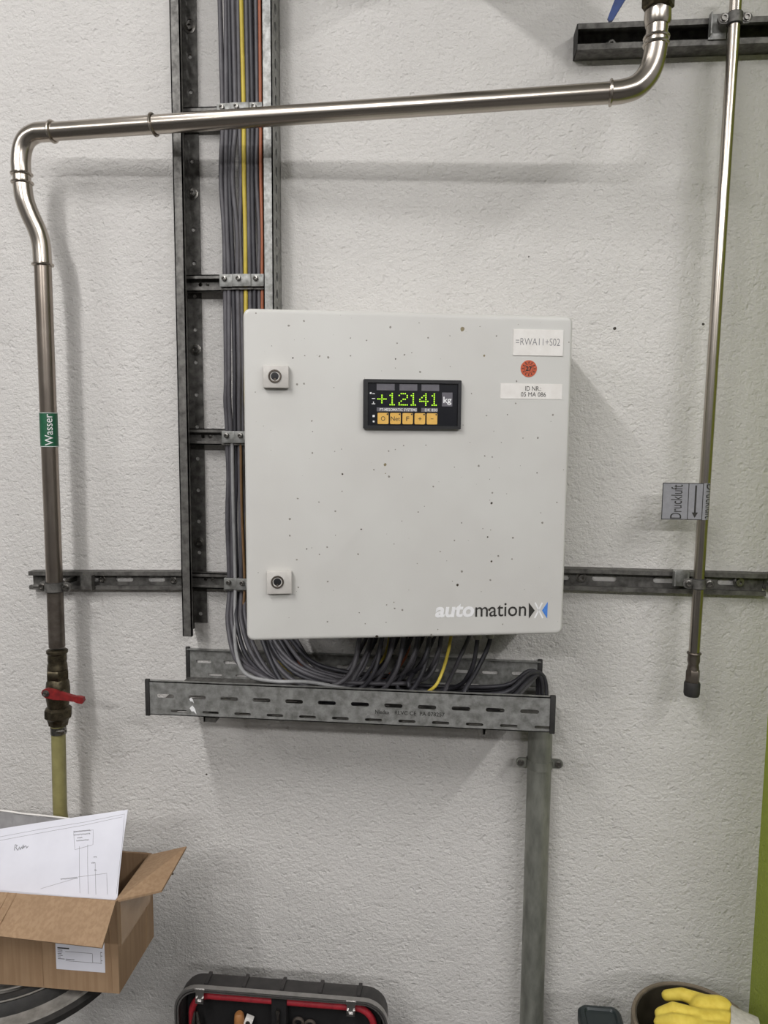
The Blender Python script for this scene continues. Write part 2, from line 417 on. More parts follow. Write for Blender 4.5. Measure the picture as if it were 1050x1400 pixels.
# display unit let into the door
ua, ub = duv(496.5, 518.5); uc, ud = duv(628.5, 587)
UN = (uc - ua) / 807.0                     # one unit of the traced layout (807 across)
VN = (ub - ud) / 417.0
def dx(x): return ua + (x - 105) * UN
def dy(y): return ub - (y - 118) * VN
disp = obj('display_unit', MB().plate(DOOR, rrect(dx(105), dx(912), dy(535), dy(118), 0.0015, 3), [rect(dx(140), dx(885), dy(508), dy(147))], 0.008, 0.0), M['black'], cab)
disp['label'] = 'black panel scale display reading +12141 kg with amber keys'
obj('face_panel', MB().box(DOOR, (dx(139), dx(886)), (dy(509), dy(146)), (0.0, 0.0052)), M['blackgloss'], disp)
for a in ((213, 360), (400, 547), (582, 728)):
    obj('blank_window', MB().box(DOOR, (dx(a[0]), dx(a[1])), (dy(210), dy(155)), (0.0052, 0.0056)), M['windowgrey'], disp)
GL = {'+': ['00000', '00100', '00100', '11111', '00100', '00100', '00000'], '1': ['00100', '01100', '00100', '00100', '00100', '00100', '01110'],
      '2': ['01110', '10001', '00001', '00110', '01000', '10000', '11111'], '4': ['00010', '00110', '01010', '10010', '11111', '00010', '00010']}
for ch, xs in zip('+12141', (222, 306, 397, 480, 568, 654)):
    m = MB()
    for r_, row in enumerate(GL[ch]):
        for c_, q in enumerate(row):
            if q == '1':
                cx, cy = xs + c_ * 16.4 + 2, 236 + r_ * 15.8
                m.plate(DOOR, [(dx(cx + 6.2 * cos(k * pi / 4)), dy(cy + 6.2 * sin(k * pi / 4))) for k in range(8)], [], 0.0004, 0.0052)
    obj('lit_character', m, M['led'], disp)
obj('unit_tile', MB().box(DOOR, (dx(753), dx(840)), (dy(340), dy(222)), (0.0052, 0.0056)), M['windowgrey'], disp)
obj('unit_lettering', MB().text(DOOR, 'kg', dx(764), dx(832), dy(328), dy(258), 0.0058, 0.02), M['white'], disp)
for a, s in (((215, 548), 'PT-MESOMATIC SYSTEMS'), ((582, 720), 'DK 850')):
    obj('name_strip', MB().box(DOOR, (dx(a[0]), dx(a[1])), (dy(388), dy(355)), (0.0052, 0.0055)), M['windowgrey'], disp)
    off = 24 if len(s) > 8 else 30
    obj('strip_lettering', MB().text(DOOR, s, dx(a[0] + off), dx(a[1] - 5), dy(384), dy(361), 0.0057, 0.01), M['white'], disp)
for (a0, a1), s in zip(((222, 312), (325, 412), (427, 513), (527, 615), (628, 716)), ('O', 'Net', 'F', '+', '-')):
    obj('button', MB().plate(DOOR, rrect(dx(a0), dx(a1), dy(495), dy(400), 0.0016, 3), [], 0.001, 0.0052), M['button'], disp)
    cx = (a0 + a1) / 2
    wd = {'O': 17, 'Net': 38, 'F': 12, '+': 14, '-': 11}[s]; ht = {'+': (462, 434), '-': (450, 445)}.get(s, (467, 430))
    obj('key_lettering', MB().text(DOOR, s, dx(cx - wd), dx(cx + wd), dy(ht[0]), dy(ht[1]), 0.0064), M['ink'], disp)
    obj('key_lamp', MB().plate(DOOR, [(dx(a1 - 10 + 7 * cos(k * pi / 4)), dy(411 + 7 * sin(k * pi / 4))) for k in range(8)], [], 0.0004, 0.0062), M['black'], disp)
m = MB()
for (a, c, rr) in ((165, 235, 7), (190, 428, 9), (190, 474, 7)): m.box(DOOR, (dx(a - rr), dx(a + rr)), (dy(c + rr), dy(c - rr)), (0.0052, 0.0055))
for (a, c, ww, hh) in ((188, 240, 10, 3), (188, 280, 13, 3), (188, 325, 14, 3), (188, 315, 3, 9)): m.box(DOOR, (dx(a - ww), dx(a + ww)), (dy(c + hh), dy(c - hh)), (0.0052, 0.0054))
obj('indicator_marks', m, M['white'], disp)

# labels and logo on the door
def dlabel(name, px0, px1, py0, py1, mat, t=0.0006, skew=0.0):
    a0, b1_ = duv(px0, py0); a1, b0_ = duv(px1, py1)
    return obj(name, MB().box(DOOR, (a0, a1), (b0_, b1_), (0.0, t)), mat, cab), (a0, a1, b0_, b1_)
def dtext(name, s, px0, px1, py0, py1, mat, parent, t=0.0008, bold=0.0, shear=0.0):
    a0, b1_ = duv(px0, py0); a1, b0_ = duv(px1, py1)
    return obj(name, MB().text(DOOR, s, a0, a1, b0_, b1_, t, bold, shear), mat, parent)
l1, _ = dlabel('label_plate', 702, 769, 450, 487, M['label'], 0.0014); l1['label'] = 'white engraved plate reading =RWA11+S02'
dtext('lettering', '=RWA11+S02', 705, 765, 462, 473, M['greyink'], l1, 0.0016, -0.012)
l2, _ = dlabel('label_sticker', 684.5, 768, 524, 546, M['label']); l2['label'] = 'white sticker reading ID NR.: 05 MA 086'
dtext('lettering', 'ID NR.:', 718, 739.5, 528, 534.5, M['ink'], l2)
dtext('lettering', '05 MA 086', 712, 746, 536, 542.5, M['ink'], l2)
sa, sb = duv(722.8, 504); sr = 0.0128
st = obj('inspection_sticker', MB().lathe(DOOR.at(sa, sb, 0), DN, [(sr, 0), (sr, 0.0006), (0, 0.0006)], 32), M['orange_sticker'], cab)
st['label'] = 'round orange inspection sticker reading 27'
m = MB(); fs = Frame(DOOR.at(sa, sb, 0), DU, (0, 0, 1), DN)
m.text(fs, '27', -0.0050, 0.0050, -0.0036, 0.0036, 0.0010, 0.03)
for k in range(12):
    a = 2 * pi * k / 12; c, s = cos(a), sin(a); f2 = Frame(fs.at(c * 0.0095, s * 0.0095), fs.u * c + fs.v * s, fs.v * c - fs.u * s, DN)
    m.box(f2, (-0.0013, 0.0013), (-0.0007, 0.0007), (0.0006, 0.0008))
m.plate(fs, [(0.0072 * cos(2 * pi * k / 32), 0.0072 * sin(2 * pi * k / 32)) for k in range(32)], [[(0.0067 * cos(2 * pi * k / 32), 0.0067 * sin(2 * pi * k / 32)) for k in range(32)]], 0.0002, 0.0006)
obj('sticker_print', m, M['ink'], st)
dtext('logo_lettering', 'auto', 595, 648, 826, 843.5, M['white'], cab, 0.0005, 0.035, 0.12)
dtext('logo_lettering', 'mation', 650, 719, 825, 842, M['ink'], cab, 0.0005, 0.004)
def dpoly(name, pts, mat): return obj(name, MB().plate(DOOR, [duv(*q) for q in pts], [], 0.0005, 0.0), mat, cab)
dpoly('logo_mark', [(723, 824), (723, 845.5), (731, 834.5)], M['ink'])
dpoly('logo_mark', [(748.8, 823), (741, 834.5), (748, 845.5)], M['blue_logo'])
m = MB()
for q0, q1 in (((731.5, 824), (742, 845)), ((741.5, 824), (731, 845))):
    a, c = V((*duv(*q0), 0)), V((*duv(*q1), 0)); dv = (c - a).normalized(); nn = V((-dv.y, dv.x, 0)) * 0.0012
    m.plate(DOOR, [tuple((a + nn)[:2]), tuple((c + nn)[:2]), tuple((c - nn)[:2]), tuple((a - nn)[:2])], [], 0.0004, 0.0)
obj('logo_cross', m, M['white'], cab)

# ------------------------------------------------------------------ cable ladder
XL, XR, ZB, ZT = -0.514, -0.333, 1.056, 2.55
lad = thing('cable_ladder', (-0.42, 0, ZB), 'vertical galvanised cable ladder screwed to the wall left of the cabinet', 'cable ladder')
SD = 0.062
def stringer(xw, sgn, zb, mat):
    """C profile: web at xw, flanges turned towards sgn"""
    m = MB(); t = 0.002
    fr = Frame((xw, 0, zb), (0, 0, 1), (0, -1, 0), (sgn, 0, 0)); L = ZT - zb
    n_ = int(L / 0.0305)
    m.plate(fr, rect(0, L, 0.001, SD), [slot(0.016 + 0.0305 * k, 0.034, 0.018, 0.013, 4) for k in range(n_)], t, 0.0)
    so = obj('stringer', m, mat, lad)
    m = MB()
    fa = (xw, xw + sgn * 0.018); fb = (xw, xw + sgn * 0.028)
    m.box(WF, (min(fa), max(fa)), (zb + (0.0 if sgn > 0 else 0), ZT), (SD - 0.0022, SD))
    m.box(WF, (xw + sgn * 0.016, xw + sgn * 0.018) if sgn > 0 else (xw - 0.018, xw - 0.016), (zb, ZT), (SD - 0.008, SD))
    obj('front_flange', m, mat, so)
    m = MB(); fw = Frame((xw, 0, zb), (0, 0, 1), (sgn, 0, 0), (0, -1, 0))
    m.plate(fw, rect(0.012, L, 0.0, 0.028), [slot(0.03 + 0.061 * k, 0.015, 0.008, 0.008, 4) for k in range(int(L / 0.061))], t, 0.001)
    obj('wall_flange', m, mat, so)
    return so
sl = stringer(XL, 1, ZB, M['galv_dark']); srr = stringer(XR, -1, 1.22, M['galv'])
for py in (37, 265, 478, 742):
    q = P(258 + py * 0.011, py, 0.004); bolt(sl, (XL + 0.0155, -0.003, q.z), rw=0.0105, rh=0.0065)
RUNGS = []
for py in (158, 387, 597, 794):
    z = P(285, py, 0.03).z; RUNGS.append(z)
    fr = Frame((XL + 0.003, 0, z)); L = XR - XL - 0.006; h = 0.030; t = 0.002
    m = MB(); m.plate(fr, rect(0, L, -h / 2, h / 2), [slot(0.028, 0, 0.008, 0.008), slot(0.042, 0, 0.007, 0.007)], t, 0.014)
    for s in (-1, 1):
        bb = (h / 2 - t, h / 2) if s > 0 else (-h / 2, -h / 2 + t)
        m.box(fr, (0, L), bb, (0.014, 0.031))
        bl = (h / 2 - 0.007, h / 2) if s > 0 else (-h / 2, -h / 2 + 0.007)
        m.box(fr, (0, L), bl, (0.029, 0.031))
    obj('rung', m, M['galv_dark'], lad)

# ------------------------------------------------------------------ cable tray
TX0, TX1, TZ0, TZ1, TD = -0.526, 0.164, 0.956, 1.016, 0.203
tray = thing('cable_tray', (-0.18, -0.1, TZ0), 'slotted galvanised cable tray on brackets under the cabinet', 'cable tray')
tw = 0.0015; LT = TX1 - TX0; PI_ = 0.0563
def side(c):
    h1 = [slot(0.032 + PI_ * k, 0.026 + 0.008, 0.031, 0.007) for k in range(12) if 0.032 + PI_ * k < LT - 0.01]
    h2 = [slot(0.055 + PI_ * k, 0.008, 0.029, 0.005) for k in range(12) if 0.055 + PI_ * k < LT - 0.012]
    m = MB().plate(Frame((TX0, 0, TZ0)), rect(0, LT, 0, TZ1 - TZ0), h1 + h2, tw, c)
    return m
def lipbar(m, c0, c1): m.box(WF, (TX0, TX1), (TZ1 - 0.002, TZ1), (c0, c1)); return m
obj('front_side', lipbar(side(TD - tw), TD - 0.008, TD), M['galv'], tray)
obj('back_side', lipbar(side(0.003), 0.003, 0.011), M['galv'], tray)
fb_ = Frame((TX0, 0, TZ0), (1, 0, 0), (0, -1, 0), (0, 0, 1)); hl = []
for r_, d in enumerate((0.035, 0.075, 0.115, 0.155, 0.185)):
    hl += [slot((0.032 if r_ % 2 else 0.06) + PI_ * k, d, 0.031, 0.007) for k in range(12) if (0.032 if r_ % 2 else 0.06) + PI_ * k < LT - 0.02]
obj('base', MB().plate(fb_, rect(0, LT, 0.003, TD), hl, tw, 0.0), M['galv_dark'], tray)
for x in (TX0, TX1):
    for d in (TD - 0.001, 0.004):
        m = MB().rbox(WF, (x - 0.004, x + 0.004) if x < 0 else (x - 0.006, x + 0.003), (TZ0 - 0.002, TZ1 + 0.003), (d - 0.003, d + 0.003), 0.0012)
        obj('edge_guard', m, M['rubber'], tray)
# print on the tray's front
q0, q1 = P(513, 966, TD), P(608, 975, TD)
fp = Frame((0, -TD, 0))
z_ = 0.9755
obj('embossed_lettering', MB().text(fp, 'Niedax', q0.x, q0.x + 0.024, z_ - 0.0005, z_ + 0.0065, 0.0004, 0.01), M['ink'], tray)
obj('embossed_lettering', MB().text(fp, 'RLVC CE  PA 078257', q0.x + 0.033, q1.x, z_ - 0.0005, z_ + 0.0065, 0.0004, 0.01), M['ink'], tray)
# bits of torn tape
for (px, py, s) in ((262, 957, 1), (264, 970, 1.5)):
    q = P(px, py, TD + 0.0006); f2 = Frame(q); k = 0.004 * s
    obj('tape_scrap', MB().plate(f2, [(-k, k * .4), (-k * .2, k * 1.2), (k * .6, k * .2), (k, -k * 1.4), (k * .2, -k * .5), (-k * .4, -k * .6)], [], 0.0008, 0), M['white'], tray)
# brackets
for k_, (px, py) in enumerate(((278, 983), (662, 1003))):
    x = P(px, py, 0.195).x
    fbr = Frame((x, 0, TZ0), (0, -1, 0), (0, 0, 1), (1, 0, 0))
    T = thing('tray_bracket', (x, 0, TZ0 - 0.035), ('dark steel bracket arm under the left end of the cable tray', 'dark steel bracket arm under the cable tray, nearest the conduit')[k_], 'bracket', 'tray brackets')
    wd = 0.02 if k_ == 0 else 0.006
    m = MB(); m.plate(fbr, [(0, -0.03), (0.004, -0.03), (0.17, -0.018), (0.19, -0.014), (0.19, -0.0012), (0, -0.0012)], [], 0.003, -0.0015)
    obj('arm', m, M['galv_dark'], T)
    m = MB(); m.box(Frame((x, 0, TZ0)), (-0.001, wd), (-0.0145, -0.0012), (0.155, 0.19)) if k_ == 0 else m.box(Frame((x, 0, TZ0)), (-0.003, 0.003), (-0.016, -0.0012), (0.18, 0.19))
    obj('arm_tip', m, M['galv_dark'], T)
    m = MB(); m.box(Frame((x, 0, TZ0)), (-0.015, 0.015), (-0.035, -0.004), (0.0003, 0.0033)); obj('wall_plate', m, M['galv_dark'], T)

# ------------------------------------------------------------------ cables
RC_ = 0.0041
pxs = [307, 312.5, 318, 324.5, 329.5, 335.5, 341, 347.5, 353.5, 358.5, 363.5]
mats = ['cable_grey', 'cable_grey', 'cable_dark', 'cable_grey', 'cable_grey', 'cable_yellow', 'cable_grey', 'cable_dark', 'cable_grey', 'cable_orange', 'cable_dark']
gls = [-0.168, -0.150, -0.128, -0.112, -0.090, -0.118, -0.064, -0.044, -0.024, -0.080, 0.040]
GD = [0.12, 0.085, 0.125, 0.09, 0.12, 0.035, 0.085, 0.12, 0.09, 0.035, 0.12]
rr_ = [0.0046, 0.0043, 0.0041, 0.0045, 0.004, 0.0038, 0.0042, 0.0044, 0.004, 0.0034, 0.004]
CABX = []
lab = {5: 'yellow cable running down the cable ladder among the grey cables', 9: 'orange-brown cable running down the cable ladder beside the right stringer',
       0: 'outermost grey cable at the left edge of the ladder bundle, sweeping low into the tray'}
for i, px in enumerate(pxs):
    x = P(px, 400, 0.042).x; CABX.append(x)
    d = 0.0375 + (0.002 if i % 2 else 0.0)
    j = lambda s: random.uniform(-s, s)
    pts = [(x - 0.001 + j(.001), -d, 2.5)]
    zz = [2.35, 2.25, RUNGS[0] + .02, RUNGS[0] - .02, 1.9, 1.8, RUNGS[1] + .02, RUNGS[1] - .02, 1.55, 1.50, RUNGS[2] + .02, RUNGS[2] - .02, 1.36, 1.28, RUNGS[3] + .02, RUNGS[3] - .02]
    for k, z in enumerate(zz):
        fr_ = k % 4 in (0, 1)
        pts.append((x + (j(.0022) - (0.004 if k == 4 and i < 4 else 0) if fr_ else 0), -(d + (j(.002) + .002 if fr_ else 0)), z))
    f = i / 10.0; g = gls[i]
    dep = 0.175 - 0.115 * f if i < 6 else 0.07 + 0.10 * ((i * 37) % 10) / 10
    lay = TZ0 + 0.010 + 0.009 * ((i * 3) % 5)
    if i in (5, 9): dep, lay = 0.035, TZ0 + 0.012
    if i < 5: lay = TZ0 + 0.046 - 0.006 * i
    pts += [(x + 0.008, -(d + 0.012 + .2 * (dep - d)), 1.09 + .02 * f), (x + 0.032, -(d + .55 * (dep - d)), 1.035 + .022 * f), (x + 0.075, -(d + .85 * (dep - d)), lay + 0.022),
            (x + 0.135, -dep, lay + 0.004), ((x + 0.135 + g - 0.06) / 2 if g - x > 0.26 else x + 0.16, -dep, lay)]
    gd = GD[i]
    pts += [(g - 0.045, -(dep * .6 + gd * .4), max(lay, 0.985)), (g - 0.012, -(gd * .8 + dep * .2) - .01, 1.025), (g - 0.001, -gd, 1.075), (g, -gd, 1.12)]
    o = obj('cable', MB().tube(smooth_path(pts, 5), rr_[i], 10), M[mats[i]])
    num = ('first', 'second', 'third', 'fourth', 'fifth', 'sixth', 'seventh', 'eighth', 'ninth', 'tenth', 'eleventh')[i]
    tone = 'dark grey' if mats[i] == 'cable_dark' else 'grey'
    tag(o, lab.get(i, f'{tone} control cable, {num} from the left on the cable ladder'), 'cable', 'cables on the ladder')
# cables that come out of the conduit and run back along the tray
gl2 = [(-0.158, 0.055), (-0.14, 0.06), (-0.10, 0.058), (-0.076, 0.06), (-0.055, 0.06), (-0.035, 0.055), (0.028, 0.06), (0.062, 0.11)]
for i, (g, gd) in enumerate(gl2):
    o_ = 0.0105 * V((cos(i * 2.4), sin(i * 2.4), 0)) * (0.4 + 0.6 * (i % 3) / 2)
    dep = 0.06 + 0.012 * i; lay = TZ0 + 0.012 + 0.009 * (i % 3)
    pts = [(0.163 + o_.x, -0.04 + o_.y, 0.80), (0.163 + o_.x, -0.04 + o_.y, 0.94), (0.158 + o_.x * .7, -0.045 + o_.y, 1.0), (0.135, -(0.05 + .4 * (dep - .05)), lay + 0.028), (0.09, -dep, lay + 0.006)]
    if g < 0.03: pts += [((0.09 + g) / 2 - .02, -dep, lay)]
    pts += [(g - 0.02, -dep, lay + 0.004), (g - 0.045, -(dep + .012), lay + 0.02), (g - 0.022, -(gd * .7 + dep * .3), 1.03), (g, -gd, 1.08), (g, -gd, 1.125)]
    o = obj('cable', MB().tube(smooth_path(pts, 5), 0.0042 if i % 2 else 0.0038, 10), M['cable_dark' if i % 3 else 'cable_grey'])
    tag(o, 'dark cable rising from the conduit end of the tray into the cabinet', 'cable', 'cables from the conduit')
# further cables that join the bundle behind the cabinet door
for i in range(7):
    x = -0.372 + 0.0055 * i; g = -0.155 + 0.021 * i; gd = 0.10 + 0.012 * (i % 3); dep = 0.15 - 0.014 * i; lay = TZ0 + 0.030 + 0.007 * (i % 3)
    pts = [(x, -0.056, 1.34), (x, -0.056, 1.20), (x + 0.01, -0.062, 1.10), (x + 0.035, -(0.05 + .5 * (dep - .05)), 1.045 + .004 * i), (x + 0.08, -(0.05 + .85 * (dep - .05)), lay + .022), (x + 0.14, -dep, lay + .006), (max(g - 0.075, x + .165), -dep, lay), (g - 0.03, -(dep * .6 + gd * .4), lay + .012), (g - 0.004, -gd - .012, 1.045), (g + 0.006, -gd, 1.085), (g + .006, -gd, 1.13)]
    o = obj('cable', MB().tube(smooth_path(pts, 5), 0.0040, 10), M['cable_dark' if i % 2 else 'cable_grey'])
    tag(o, 'grey cable sweeping from behind the cabinet door through the tray', 'cable', 'cables behind the door')
# short light and brown leads in the bundle beside the door edge
x = CABX[0] + 0.012
pl_ = [(x, -0.0465, RUNGS[2] - .008), (x, -0.046, 1.32), (x + 0.002, -0.046, RUNGS[3]), (x + 0.008, -0.075, 1.09), (x + 0.03, -0.135, 1.045), (x + 0.06, -0.175, 1.024), (x + 0.11, -0.188, 1.019), (x + 0.17, -0.182, 1.018), (x + 0.24, -0.16, 1.0), (-0.08, -0.14, 0.985)]
tag(obj('cable', MB().tube(smooth_path(pl_, 6), 0.0034, 10), M['cable_light']), 'pale grey cable curving along the inside of the tray front', 'cable')
x = CABX[3] + 0.004
pl_ = [(x, -0.0465, RUNGS[2] - .008), (x, -0.046, 1.30), (x + 0.004, -0.046, RUNGS[3]), (x + 0.004, -0.062, 1.09), (x + 0.02, -0.075, 1.04), (x + 0.07, -0.10, 1.0), (x + 0.16, -0.12, 0.985)]
tag(obj('cable', MB().tube(smooth_path(pl_, 6), 0.0024, 8), M['cable_brown']), 'thin brown lead hanging beside the lower left cabinet corner', 'cable')
# yellow lead coming down from a gland over the tray rim
pl_ = [P(617, 868, 0.13), P(613, 890, 0.15), P(607, 912, 0.17), P(600, 930, 0.185), P(594, 939, 0.19), P(585, 946, 0.185)]
tag(obj('cable', MB().tube(smooth_path(pl_, 6), 0.0028, 8), M['cable_yellow']), 'yellow lead hanging from the cabinet bottom to the tray rim', 'cable')
# glands
for i, (g, gd) in enumerate([(gls[k], GD[k]) for k in range(11)] + gl2):
    m = MB(); o = V((g, -gd, 1.131))
    m.lathe(o, (0, 0, -1), [(0.0092, 0), (0.0092, 0.008), (0.0078, 0.009), (0.0078, 0.020), (0.0085, 0.021), (0.0085, 0.036), (0.0066, 0.044), (0.005, 0.045), (0.005, 0.02)], 12)
    obj('cable_gland', m, M['gland'], cab)

# cable clamps on the rungs
def clamp(x0, x1, z, label, off=0.0):
    T = thing('cable_clamp', ((x0 + x1) / 2, -0.031, z - 0.012), label, 'clamp', 'cable clamps on the ladder rungs')
    fr = Frame(((x0 + x1) / 2, 0, z)); h = (x1 - x0) / 2; D1 = 0.0505 + off; m = MB(); t = 0.0014
    m.box(fr, (-h, -h + t), (-0.010, 0.010), (0.0315, D1)); m.box(fr, (h - t, h), (-0.010, 0.010), (0.0315, D1))
    m.rbox(fr, (-h, h), (-0.011, 0.011), (D1 - 0.0005, D1 + 0.0025), 0.0008)
    obj('strap', m, M['galv'], T)
    m = MB(); o = fr.at(-h * .25, 0.003, D1 + 0.0025)
    m.lathe(o, (-0.15, -1, 0), [(0.0045, 0), (0.0045, 0.005), (0.0025, 0.0055), (0.002, 0.003), (0, 0.003)], 12)
    obj('clamp_screw', m, M['bolt'], T)
    m = MB(); m.box(fr, (-h - 0.002, h + 0.002), (-0.015, -0.0115), (0.0315, D1 - .004)); obj('foot', m, M['galv_dark'], T)
names = ['top', 'upper', 'middle', 'lowest']
for k, z in enumerate(RUNGS):
    for c, (i0, i1) in enumerate(((0, 2), (3, 6), (7, 10))):
        if k >= 2 and c == 2: continue
        where = ('behind the steel water pipe', 'just above the cabinet top', 'beside the cabinet door at keyhole height', 'beside the lower cabinet lock')[k]
        which = ('leftmost', 'middle', 'rightmost')[c]
        clamp(CABX[i0] - 0.0062, CABX[i1] + 0.0062, z, f'{which} galvanised cable clamp on the {names[k]} ladder rung, {where}', 0.002 if c == 1 else 0.0)

# ------------------------------------------------------------------ mounting rails
lz0, lz1 = P(42, 792, 0.01).z, P(240, 792, 0.01).z
T, fr = rail('mounting_rail', (P(40, 792, 0.02).x, 0, lz0), (XL - 0.004, 0, lz1), 0.036, 0.022, 'dark slotted steel rail behind the water pipe clamp', [0.05, 0.12, 0.19, 0.255])
bolt(T, fr.at(0.145, 0, 0.0062), rw=0.0075, rh=0.005); bolt(T, fr.at(0.29, -0.002, 0.0062), rw=0.0075, rh=0.005)
pa, pb = P(773, 790, 0.01), P(1044, 798, 0.01)
k_ = (pb.z - pa.z) / (pb.x - pa.x); xs_ = -0.30
T, fr = rail('mounting_rail', (xs_, 0, pa.z + (xs_ - pa.x) * k_), (pb.x, 0, pb.z), 0.040, 0.024, 'dusty slotted steel rail emerging from behind the cabinet to the air pipe', [0.04, 0.12, 0.20, 0.28, 0.36, 0.49, 0.575, 0.685, 0.80], 0.045)
for px, py in ((795, 790), (1010, 794)):
    q = P(px, py, 0.008); a = (q - fr.o).dot(fr.u); bolt(T, fr.at(a, 0.001, 0.0062), rw=0.0098, rh=0.0065, h=0.007)
q = P(1046, 794, 0.02)
rail('mounting_rail', (pb.x + 0.001, 0, q.z - 0.002), (0.582, 0, q.z - 0.002), 0.030, 0.02, 'short steel rail end between the dusty rail and the green wall', [0.012], 0.012)
za, zb_ = (P(790, 32, .04).z + P(790, 69, .04).z) / 2, (P(1050, 22, .04).z + P(1050, 59, .04).z) / 2
xa = P(790, 50, .04).x
T, fr = rail('mounting_rail', (xa, 0, za), (0.582, 0, zb_), 0.042, 0.041, 'dark steel strut rail near the ceiling end of the air pipe', [0.055, 0.14, 0.225, 0.31], 0.046, lip=0.009)
q = P(836, 49, .008); bolt(T, fr.at((q - fr.o).dot(fr.u), 0, 0.0062), rw=0.0098, rh=0.0065, h=0.006)
obj('end_cap', MB().box(fr, (-0.002, 0.0), (-0.0205, 0.0205), (0.001, 0.041)), M['rubber'], T)

# ------------------------------------------------------------------ stainless water pipe
RP = 0.0153
DV = 0.085
v_low, v_top = P(78, 884, DV), P(58.5, 362, DV)
wp = thing('water_pipe', v_low, 'stainless steel water pipe bent over the cable ladder with a green Wasser sticker', 'pipe')
v_mid = v_low + (v_top - v_low) * ((P(75, 802, DV).z - v_low.z) / (v_top.z - v_low.z))
obj('upright', MB().tube([v_mid, v_top], RP * 0.97, 24), M['upright'], wp)
obj('stained_upright', MB().tube([v_low, v_mid], RP * 0.97, 24), M['stained'], wp)
def rng(p, t, R=RP + 0.0015, r=0.0026): obj('press_ring', MB().torus(p, t, R, r, 28, 8), M['stainless'], wp)
s_pts = [v_top, P(56.5, 335, DV), P(51, 315, DV + .003), P(41, 293, DV + .008), P(33.5, 272, DV + .012), P(30.5, 250, DV + .013)]
obj('offset_bend', MB().tube(smooth_path(s_pts, 6), RP + 0.0008, 24), M['stainless'], wp)
dq = DV + 0.013
e0 = P(29.5, 238, dq); obj('nipple', MB().tube([P(30.5, 251, dq), e0], RP, 24), M['stainless'], wp)
e_end = P(72, 180, dq + .004)
el = [e0, P(28.5, 222, dq), P(30.5, 203, dq), P(37, 189.5, dq + .001), P(49, 182, dq + .002), P(60, 180.5, dq + .003), e_end]
obj('elbow', MB().tube(smooth_path(el, 6), RP + 0.0012, 24), M['stainless'], wp)
DTR = 0.205
h_end = P(835, 127, DTR)
obj('crosspiece', MB().tube([e_end, h_end], RP, 28), M['stainless'], wp)
hd = (h_end - e_end).normalized()
rng(v_top, V((0, 0, 1))); rng(P(30.5, 250, dq), V((0, 0, 1))); rng(e0, V((0, 0, 1))); rng(e_end, hd); rng(h_end, hd)
q = e_end + (h_end - e_end) * 0.205
obj('pipe_collar', MB().torus(q, (hd + V((0, 0, .12))).normalized(), RP + 0.002, 0.0022, 28, 8), M['stainless'], wp)
top_e = P(897.5, 52, DTR)
el = [h_end, P(851, 125, DTR), P(869, 119, DTR), P(883, 106, DTR), P(891.5, 90, DTR), P(896, 70, DTR), top_e]
obj('elbow', MB().tube(smooth_path(el, 6), RP + 0.0016, 24), M['stainless'], wp)
u0, u1 = P(899, 30, DTR), P(901, -40, DTR); ud_ = (u1 - top_e).normalized()
obj('riser', MB().tube([top_e, u0, u1], RP + 0.0005, 24), M['stainless'], wp)
rng(top_e, ud_); rng(P(896.8, 61, DTR), ud_)
obj('threaded_socket', MB().lathe(P(898.8, 36, DTR), ud_, [(RP + .0015, 0), (RP + .004, 0.006), (RP + .004, 0.02), (RP + .0015, 0.022)], 24), M['stainless'], wp)
obj('hex_nut', MB().lathe(P(899.6, 12, DTR), ud_, [(0.021, 0), (0.0235, 0.002), (0.0235, 0.03), (0.021, 0.032)], 6), M['brass_dark'], wp)
# Wasser sticker wrapped round the upright
za, zb_ = P(67, 611, DV).z, P(65, 564, DV).z
up = (v_top - v_low).normalized()
def on_up(z): return v_low + up * ((z - v_low.z) / up.z)
lb = obj('pipe_sticker', MB().tube([on_up(za), on_up(zb_)], RP + 0.0004, 28, False), M['sign_green'], wp); lb['label'] = 'green sticker reading Wasser'
face = (CAM - on_up(za)); face.z = 0; face.normalize(); sidev = V((-face.y, face.x, 0))
def wrap(a, b, c):          # a along the pipe, b round it
    p_ = on_up(za + a); th = b / RP; return p_ + (face * cos(th) - sidev * sin(th)) * (RP + 0.0004 + c)
Lw = zb_ - za
obj('sticker_lettering', MB().text(None, 'Wasser', 0.003, Lw - 0.003, -0.0062, 0.0070, 0.0007, 0.0, 0, wrap), M['white'], lb)
m = MB()
for z in (za + 0.001, zb_ - 0.001): m.torus(on_up(z), up, RP + 0.0004, 0.0005, 28, 6)
obj('sticker_border', m, M['white'], lb)

def pipe_clamp(name, c, R, ax, label, wallz, foot=True, ear=0.013):
    """two-part ring clamp with screw ears, standing off the wall on a plate"""
    T = thing(name, c, label, 'pipe clamp'); c = V(c); ax = V(ax).normalized()
    m = MB(); m.lathe(c - ax * 0.008, ax, [(R, 0), (R + .003, 0), (R + .003, .016), (R, .016), (R, 0)], 26)
    obj('ring', m, M['galv_dark'], T)
    m = MB(); m.torus(c + ax * .008, ax, R + .001, .0016, 26, 6); m.torus(c - ax * .008, ax, R + .001, .0016, 26, 6); obj('rubber_lining', m, M['rubber'], T)
    for s in (-1, 1):
        f = Frame(c + V((s * (R + ear * .55), 0, 0))); e = obj('ear', MB().plate(f, slot(0, 0, ear * 1.6, .017, 8), [], .006, -.003), M['galv_dark'], T)
        bolt(e, f.at(0.001 * s, 0, 0.003), rw=0.0066, rh=0.0052, h=.004, name='screw')
    if foot:
        m = MB(); m.tube([c + V((0, R + .002, 0)), V((c.x, -0.007, c.z))], 0.0045, 10); obj('stud', m, M['bolt'], T)
    return T
cl = on_up(P(75, 802, DV).z)
T = pipe_clamp('pipe_clamp', cl, RP, up, 'dark pipe clamp holding the water pipe to the left rail', 0)
